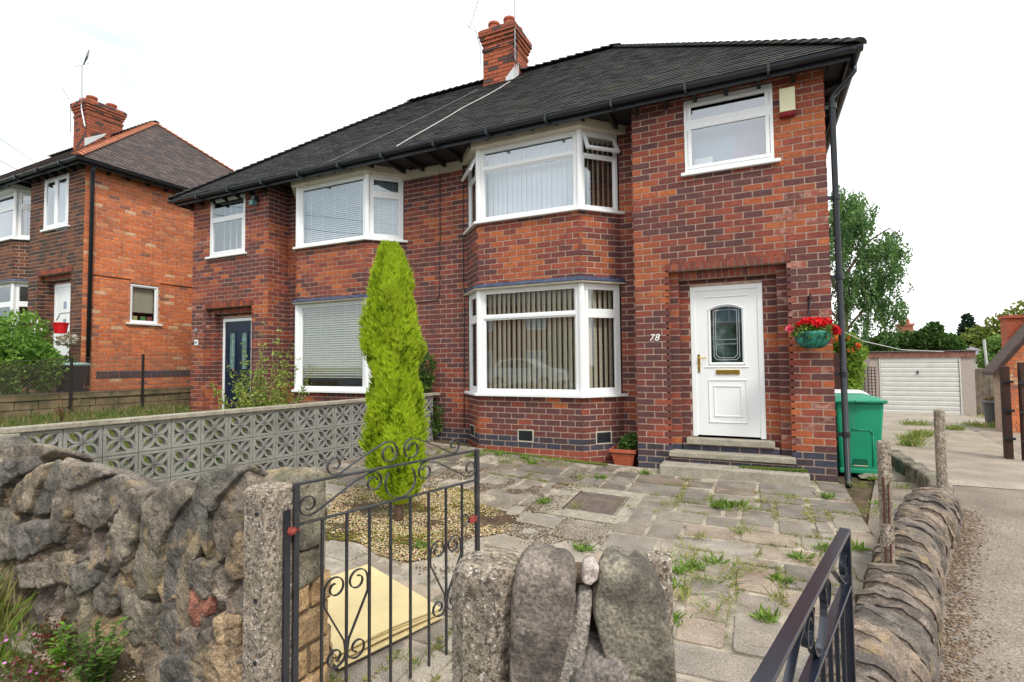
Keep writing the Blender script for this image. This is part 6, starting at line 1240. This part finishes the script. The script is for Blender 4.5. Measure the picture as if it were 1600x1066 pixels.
# ---------------------------------------------------------------- left garden
gsb=thing('privet_shrub','wispy light green shrub in front of the navy door','shrub',(-5.3,-1.6,.2))
rs=random.Random(5); stems=[]
tw=[(-5.45,-2.35,1.25),(-5.4,-2.15,1.55),(-5.3,-1.95,1.75),(-5.25,-1.62,2.05),(-5.2,-1.38,2.15),(-5.2,-1.2,1.75),(-5.2,-1.0,1.5),(-5.15,-.75,1.35),(-5.5,-1.8,1.45),(-5.1,-2.2,1.3),(-5.6,-1.4,1.6),(-5.0,-1.3,1.7)]
m=MB(); cl_=[]
for (x,y,z) in tw:
    p0=(-5.3+rs.uniform(-.1,.1),-1.6+rs.uniform(-.2,.2),.15); p1=((p0[0]+x)/2,(p0[1]*.35+y*.65),.15+(z-.15)*.5); m.tube([p0,p1,(x,y,z)],[.012,.008,.002],5)
    for k in range(9): t=.25+.75*k/8; q=[p0[i]+(p1[i]-p0[i])*min(1,t*2) if t<.5 else p1[i]+((x,y,z)[i]-p1[i])*(t*2-1) for i in range(3)]; rr_=.20*(1.12-t); cl_.append((*q,rr_,rr_,rr_*1.0))
m.build('stem',mBark,gsb); foliage('leaves',gsb,cl_,7500,.034,[(.12,.2,.03),(.2,.3,.05),(.3,.38,.08),(.36,.42,.12),(.4,.28,.1)],seed=51,shell=.0)
for k,(x,y,n_,h) in enumerate([(-4.25,-2.1,200,.3),(-4.3,-3.1,160,.3),(-4.5,-.9,200,.35),(-4.3,-4.2,160,.3)]): 
    tuft(x,y,.1,n_,h,.3,LIM,320+k,'bushy green weeds showing through the pierced block wall','weed','weeds behind the pierced block wall',lean=1.1,width=.12)
def lw(r): x,y=-10.4+r.rand()*6.0,-5+r.rand()*5.2; return (x,y)
r=np.random.RandomState(77); n=16000; X=-10.5+r.rand(n)*6.2; Y=-5+r.rand(n)*5.3; Z=.14+np.maximum(0,-X-4)*.055
D=rv(n,r)*.6; D[:,2]=.8+.4*r.rand(n); D/=np.linalg.norm(D,axis=1)[:,None]; N=np.cross(D,rv(n,r)); N/=np.linalg.norm(N,axis=1)[:,None]; L_=.06+.12*r.rand(n)**2; V,F=quads(np.stack([X,Y,Z],1),D,N,L_,L_*.06)
o=npmesh('long_grass',V,F,np.array([(.16,.2,.05),(.12,.18,.03),(.25,.24,.1),(.3,.22,.12),(.1,.16,.03)])[r.randint(0,5,n)],mLeaf); o['kind']='stuff'
for k,(x,y,c,lab) in enumerate([(-9.2,-4.0,[(.7,.65,.05),(.2,.28,.05)],'tall yellow-flowered weed standing above the block wall coping'),(-9.3,-2.3,[(.4,.12,.1),(.3,.2,.1),(.2,.2,.06)],'reddish dock seed heads on the left lawn')]):
    leafy('x',thing('flower_spike',lab,'weed',(x,y,.4)),x,y,.4,8,.55,.25,.05,c,400+k)
rw=thing('retaining_wall','weathered sandstone block wall under the wire mesh fence','wall',(-10.7,-2,.4)); z=.3
for j,h in enumerate((.17,.17,.16,.12)):
    y=-5.2-(j%2)*.2
    while y<1.6:
        l=random.choice([.35,.42,.5]) if j<3 else .9; m=MB(); o_=random.uniform(-.008,.008); m.box(-10.9,-10.6+o_+(.03 if j==3 else 0),y+.006,min(y+l,1.7)-.006,z+.005,z+h-.004); m.build('sandstone_block' if j<3 else 'coping_stone',M('mossy_sandstone',(.20,.15,.09),rough=.95,ns=6,na=.35,bump=.006,bs=50,dirt=[((.07,.08,.04),3,.45,.65,.7)]),rw,bevel=.008); y+=l
    z+=h
m=MB(); m.box(-10.88,-10.63,-5.4,1.7,.2,.9); m.build('core',mMortD,rw)
cf=thing('wire_fence','rusty chain-link fence with thin dark posts on the garden boundary','fence',(-10.55,-1.5,.45)); mWire=M('rusty_wire',(.10,.07,.06),rough=.7,na=.2)
for y in (-4.2,-2.9,-1.63,-.33,.95): m=MB(); m.box(-10.57,-10.53,y-.02,y+.02,.35,1.58+.12*(y+2)/1.5*.8); m.build('post',mBlackS,cf)
m=MB(); st_=.062
def fz(y): return 1.56+.1*(y+2)/1.5*.9
for i in range(int((6.4+1.3)/st_)):
    for sg in (1,-1):
        y0=-5.0-1.2+i*st_ if sg>0 else -5.0+i*st_; pts=[]
        za,zb=.92,1.9
        ya=y0; yb=y0+sg*(zb-za)*.95
        N_=14; seg=[]
        for k in range(N_+1):
            t=k/N_; y=ya+(yb-ya)*t; z=za+(zb-za)*t
            if -5<y<1.3 and z<fz(y): seg.append((-10.545+.004*sg,y,z))
        if len(seg)>1: m.tube([seg[0],seg[-1]],.0035,3,cap=False)
o=m.build('mesh',mWire,cf)
for z_ in (.94,): m=MB(); m.tube([(-10.55,-5,z_),(-10.55,1.3,z_)],.004,4); m.build('straining_wire',mWire,cf)
m=MB(); m.tube([(-10.55,-5,fz(-5)),(-10.55,1.3,fz(1.3))],.005,4); m.build('straining_wire',mWire,cf)
# ---------------------------------------------------------------- neighbouring house up the hill
nh=thing('detached_house_half','orange-gabled brick house further up the hill, left of the semi-detached pair','house',(-13,-.97,.91))
nh.name='semi_detached_house'; WO[nh.name]=Vector((-13,-.97,.91))
TN=TT(1,(-13.94,-.97,.91)); build_half(TN,nh,zone='old',side='com',which='far')
BT=[(.085,.06,.055),(.10,.07,.065),(.07,.052,.05),(.12,.085,.07),(.06,.05,.05)]
mTile2=M('brown_roof_tile',attr=True,rough=.8,ns=14,na=.3,bump=.003,bs=120,fine=90)
build_roof(TN,nh,XP-3.5,BT,mTile2,mOrTile,[(.5,.2,.12)],nmax=300)
window(TN,nh,(.64,0),(1.66,0),3.66,4.83,[(0,1,[(0,.5,'c'),(.5,1,'c')])],'upper window of two tall panes',gl=mGlassUp,n=.02,blind=vert(.15,.16,.05,mSlatW))
for (a,b,c) in ((CP0,CP1,None),(BRr[0],BRr[1],None),(BLl[0],BLl[1],None)):
    for z0,z1,g in ((.96,2.56,mGlass),(3.645,4.80,mGlassUp)): window(TN,nh,a,b,z0,z1,[(0,.68,[(0,1,'c')]),(.68,1,[(0,1,'c')])],sill=False,gl=g,blind=vert(.085,.07,.3,mSlatW) if z0>2 else None)
FN,_=frame((2.29,.95),(2.29,1.58)); nwn=window(TN,nh,(2.29,.95),(2.29,1.58),1.53,2.44,[(0,1,[(0,1,'f')])],'small gable window with beige roller blind half down',n=-.01,sov=(.08,.08))
m=MB(TN); m.pbox(FN,.06,.57,-.12,-.11,1.79,2.40); m.build('roller_blind',M('beige_roller',(.42,.38,.3),na=.04),nwn)
for u,c in ((.12,(.5,.45,.2)),(.3,(.1,.3,.08)),(.45,(.3,.08,.08))): m=MB(TN); m.pbox(FN,u,u+.1,-.14,-.10,1.58,1.70); m.build('windowsill_item',M('item_%d'%int(u*100),c,na=.1),nwn)
m=doorset(TN,nh,FD,u0,u1,.42,2.41,None,n0:=.012); dn=m.build('door',mWhite,nh); dn['label']='white front door with long curved handle'
m=MB(TN); m.pbox(FD,u0+.06,u1-.06,-.03,.0,.44,2.35); m.build('leaf',mWhite,dn)
for z_ in (1.0,1.45,1.85): m=MB(TN); m.pbox(FD,.52,.64,.0,.006,z_,z_+.16); m.build('glass_pane',mFrost,dn)
m=MB(TN); m.tube([(.72,-.05,.95),(.66,-.12,1.15),(.68,-.14,1.4),(.74,-.1,1.6)],.015,6); m.build('grab_rail',mWhite,nh)
m=MB(TN); m.pbox(Ff,.16,.26,.01,.03,1.55,1.70); m.build('number_plaque',mWhite,nh)
m=MB(TN); m.tube([(2.52,.05,4.87),(2.46,.06,4.75),(2.375,.10,4.6),(2.375,.10,.1)],.04,10); m.build('downpipe',mBlack,nh,smooth=True)
m=MB(TN); m.tube([(2.305,.1,2.53),(2.305,.95,2.53)],.008,5); m.tube([(2.305,1.6,2.53),(2.305,6.5,2.53)],.008,5); m.build('cable',mBlack,nh)
F7,_=frame((2.29,0),(2.29,7)); m=MB(TN)
for z_ in (.30,.385): 
    for i in range(9): m.pbox(F7,.30+i*.232,.52+i*.232,.004,.0125,z_-.05,z_+.022,random.choice(BLU))
m.build('blue_brick_course',mBrick,nh)
chn=chimney(TN,nh,-3.86,-3.13,2.55,3.55,8.80,'red',7.3)
for x in (-3.68,-3.30):
    for y in (2.75,3.3): m=MB(TN); m.lathe((x,y,8.82),[(.13,0),(.12,.03),(.115,.10),(.15,.12),(.15,.17),(.11,.175)],16); m.build('chimney_pot',mTerra,chn)
m=MB(TN); m.tube([(-3.95,2.5,7.9),(-3.98,2.5,8.6),(-4.15,2.5,9.1)],.02,5); m.tube([(-4.55,2.5,9.5),(-4.1,2.5,9.0)],.02,4); m.build('tv_aerial',alu,chn)
m=MB(TN); m.tube([(-3.08,2.48,7.9),(-3.3,2.48,8.5),(-3.35,2.48,9.9)],.022,5); m.tube([(-3.75,2.48,9.95),(-2.95,2.48,9.85)],.008,4); m.prism([(-3.3,2.48,9.9),(-3.05,2.48,10.1),(-3.0,2.48,10.3),(-3.1,2.48,10.05)],(0,.03,0)); m.build('tv_aerial',alu,chn)
m=MB(TN); m.prism([(-3.128,2.5,7.3),(-3.128,3.0,7.8),(-3.128,3.1,7.95),(-3.128,2.5,7.55)],(.012,0,0)); m.build('flashing',M('pale_lead',(.6,.62,.62)),chn)
# things beside it
bx_=thing('hanging_bucket','bright red bucket hanging in front of the uphill house','bucket',(-11.9,-1.3,2.1)); m=MB(); m.lathe((-11.62,-1.35,2.12),[(.10,0),(.125,.19),(.14,.20),(.14,.225),(.12,.225),(.10,.15)],16); m.build('bucket_body',M('red_plastic',(.6,.01,.015),rough=.4,na=.05),bx_); m=MB(); m.tube([(-11.8,-1.35,2.4),(-11.75,-1.3,2.55),(-11.66,-1.0,2.6)],.01,5); m.build('hook',mBlack,bx_)
foliage('dried_plant',thing('potted_plant','withered pale plant in the corner below the red bucket','plant',(-11.3,-1.4,1.9)),[(-11.25,-1.4,1.98,.2,.15,.1)],160,.07,[(.5,.45,.35),(.3,.25,.15),(.6,.6,.55)],seed=61)
wheelie('wheelie_bin','dark wheelie bin with pale teal lid below the orange gable',-11.1,-1.38,.86,.3,M('black_plastic',(.015,.018,.02),rough=.5,na=.1),M('teal_lid',(.3,.5,.48),rough=.4,na=.05),sc=.66)
nb_=thing('garden_shrub','large feathery green shrub with white flowers at the far left','shrub',(-12.3,-2.6,.86))
cb=[(-10.98,-1.85,1.35,.25,.22,.38),(-11.15,-2.0,1.55,.4,.35,.45),(-11.0,-3.2,1.5,.4,.6,.55),(-11.15,-1.8,1.35,.35,.30,.40),(-11.2,-2.3,1.65,.5,.5,.5),(-11.3,-3.0,1.9,.5,.6,.5),(-11.1,-2.6,1.2,.3,.6,.4),(-12.0,-1.9,2.1,.5,.5,.45),(-11.9,-2.6,2.15,.5,.5,.4),(-12.2,-2.0,1.9,.45,.5,.45),(-12.3,-2.5,2.0,.5,.5,.42),(-12.3,-3.2,1.95,.6,.6,.5),(-12.1,-1.6,1.55,.4,.4,.45),(-11.9,-1.25,1.4,.35,.3,.3),(-12.2,-2.2,1.3,.5,.6,.5),(-12.3,-3.2,1.2,.6,.7,.6),(-12.3,-4.2,1.8,.6,.7,.6),(-11.5,-2.6,1.0,.4,.7,.3)]
foliage('foliage',nb_,cb,22000,.075,[(.07,.16,.02),(.11,.24,.03),(.17,.33,.05),(.25,.42,.08)],seed=62,shell=.5,width=.28); foliage('flowers',nb_,cb,130,.045,[(.8,.8,.75)],mat=mPetal,seed=63,shell=.95,width=.7)
ow=thing('overhead_wires','thin black overhead wires running to the uphill house','wires',(-12,-3,5.5))
m=MB(); m.tube([(-5,-14,6.2),(-9.95,-4.2,5.35),(-13.6,-1.25,5.86)],.008,4); m.tube([(-2,-14,6.6),(-9.0,-4.9,5.7),(-12.8,-1.25,5.88)],.006,4); m.build('wire',mBlack,ow)
# ---------------------------------------------------------------- the far side of the street (seen mirrored in the windows)
op=sheet('far_verge',lambda x,y:.12,-60,40,-60,-20,2,2,mTar)
hg=thing('hedge','tall clipped dark hedge across the street','hedge',(-4,-21,.1)); foliage('foliage',hg,[(-9+i*.8,-21,z_,.6,.5,.6) for i in range(22) for z_ in (.6,1.4,2.1,2.6)],9000,.2,[(.02,.05,.01),(.035,.08,.015)],seed=71,shell=.7); m=MB(); m.box(-9.3,8,-21.3,-20.7,.1,2.8); m.build('hedge_core',M('hedge_core',(.01,.02,.006)),hg)
oh=thing('terraced_house','red brick house with white windows across the street','house',(-8,-30,.1)); mOB=M('opposite_brick',(.22,.075,.045),ns=12,na=.35)
m=MB(); m.box(-26,12,-31,-30,0,6.0); m.build('wall',mOB,oh); m=MB(); m.prism([(-27,-29.6,5.9),(-27,-34,9.4),(-27,-38,5.9)],(40,0,0)); m.build('roof',mFR2,oh)
for k in range(8):
    x=-24+k*4.6
    for z_ in (1.0,4.0): m=MB(); m.box(x,x+1.7,-30.0,-29.9,z_,z_+1.4); w_=m.build('window',mWhite,oh); m=MB(); m.box(x+.1,x+.8,-29.9,-29.88,z_+.1,z_+1.3); m.box(x+.9,x+1.6,-29.9,-29.88,z_+.1,z_+1.3); m.build('pane',mFrost,w_)
for x in (-18,-8.5,2): m=MB(); m.box(x,x+1.1,-34.6,-33.8,8.5,11); m.build('chimney',mOB,oh)
# parked white car (side on)
cr_=thing('parked_car','white hatchback parked across the street','car',(-9.5,-18,.15)); mCar=M('white_car_paint',(.75,.77,.8),rough=.15,na=0,spec=.7); mCG=M('car_glass',(.02,.03,.035),rough=.05,na=0,spec=.8)
side=[(-2.0,.35),(-2.05,.75),(-1.95,.95),(-1.75,1.0),(-1.35,1.42),(-.6,1.52),(.2,1.5),(.95,1.05),(1.7,.95),(2.0,.75),(2.05,.4),(1.7,.25),(-1.7,.25)]
V=[];Y_=[(-.85,.88),(-.80,1),(0,1.03),(.80,1),(.85,.88)]
for (y,f) in Y_:
    for (x,z) in side: yy=y*(1-.18*max(0,(z-.95)/.55)); V.append((-9.5+x,-18+yy,.12+z*1.02))
k=len(side); m=MB(); m.add(V,[(i*k+j,i*k+(j+1)%k,(i+1)*k+(j+1)%k,(i+1)*k+j) for i in range(4) for j in range(k)]+[tuple(range(k))[::-1],tuple(4*k+j for j in range(k))]); m.build('body',mCar,cr_)
for sy in (-1,1):
    for q in ([(-1.4,1.03),(-1.15,1.36),(-.45,1.44),(-.42,1.03)],[(-.36,1.03),(-.36,1.44),(.2,1.42),(.85,1.03)]):
        P_=[(-9.5+x,-18+sy*(.862-.16*max(0,(z-.95)/.55)),.12+z*1.02) for x,z in q]; m=MB(); m.add(P_ if sy>0 else P_[::-1],[(3,2,1,0)]); m.build('side_window',mCG,cr_)
    for x in (-1.3,1.3): m=MB(); m.tube([(-9.5+x,-18+sy*.7,.42),(-9.5+x,-18+sy*.885,.42)],.32,20); w_=m.build('wheel',mBlack,cr_); m=MB(); m.tube([(-9.5+x,-18+sy*.886,.42),(-9.5+x,-18+sy*.895,.42)],.2,12); m.build('rim',alu,w_)
    m=MB(); m.box(-9.5+1.75,-9.5+2.02,-18+sy*.55-.15,-18+sy*.55+.15,.75,.9); m.build('headlight',mFrost,cr_); m=MB(); m.box(-9.5+.65,-9.5+.85,-18+sy*.95-.08,-18+sy*.95+.08,1.1,1.22); m.build('wing_mirror',mCar,cr_)
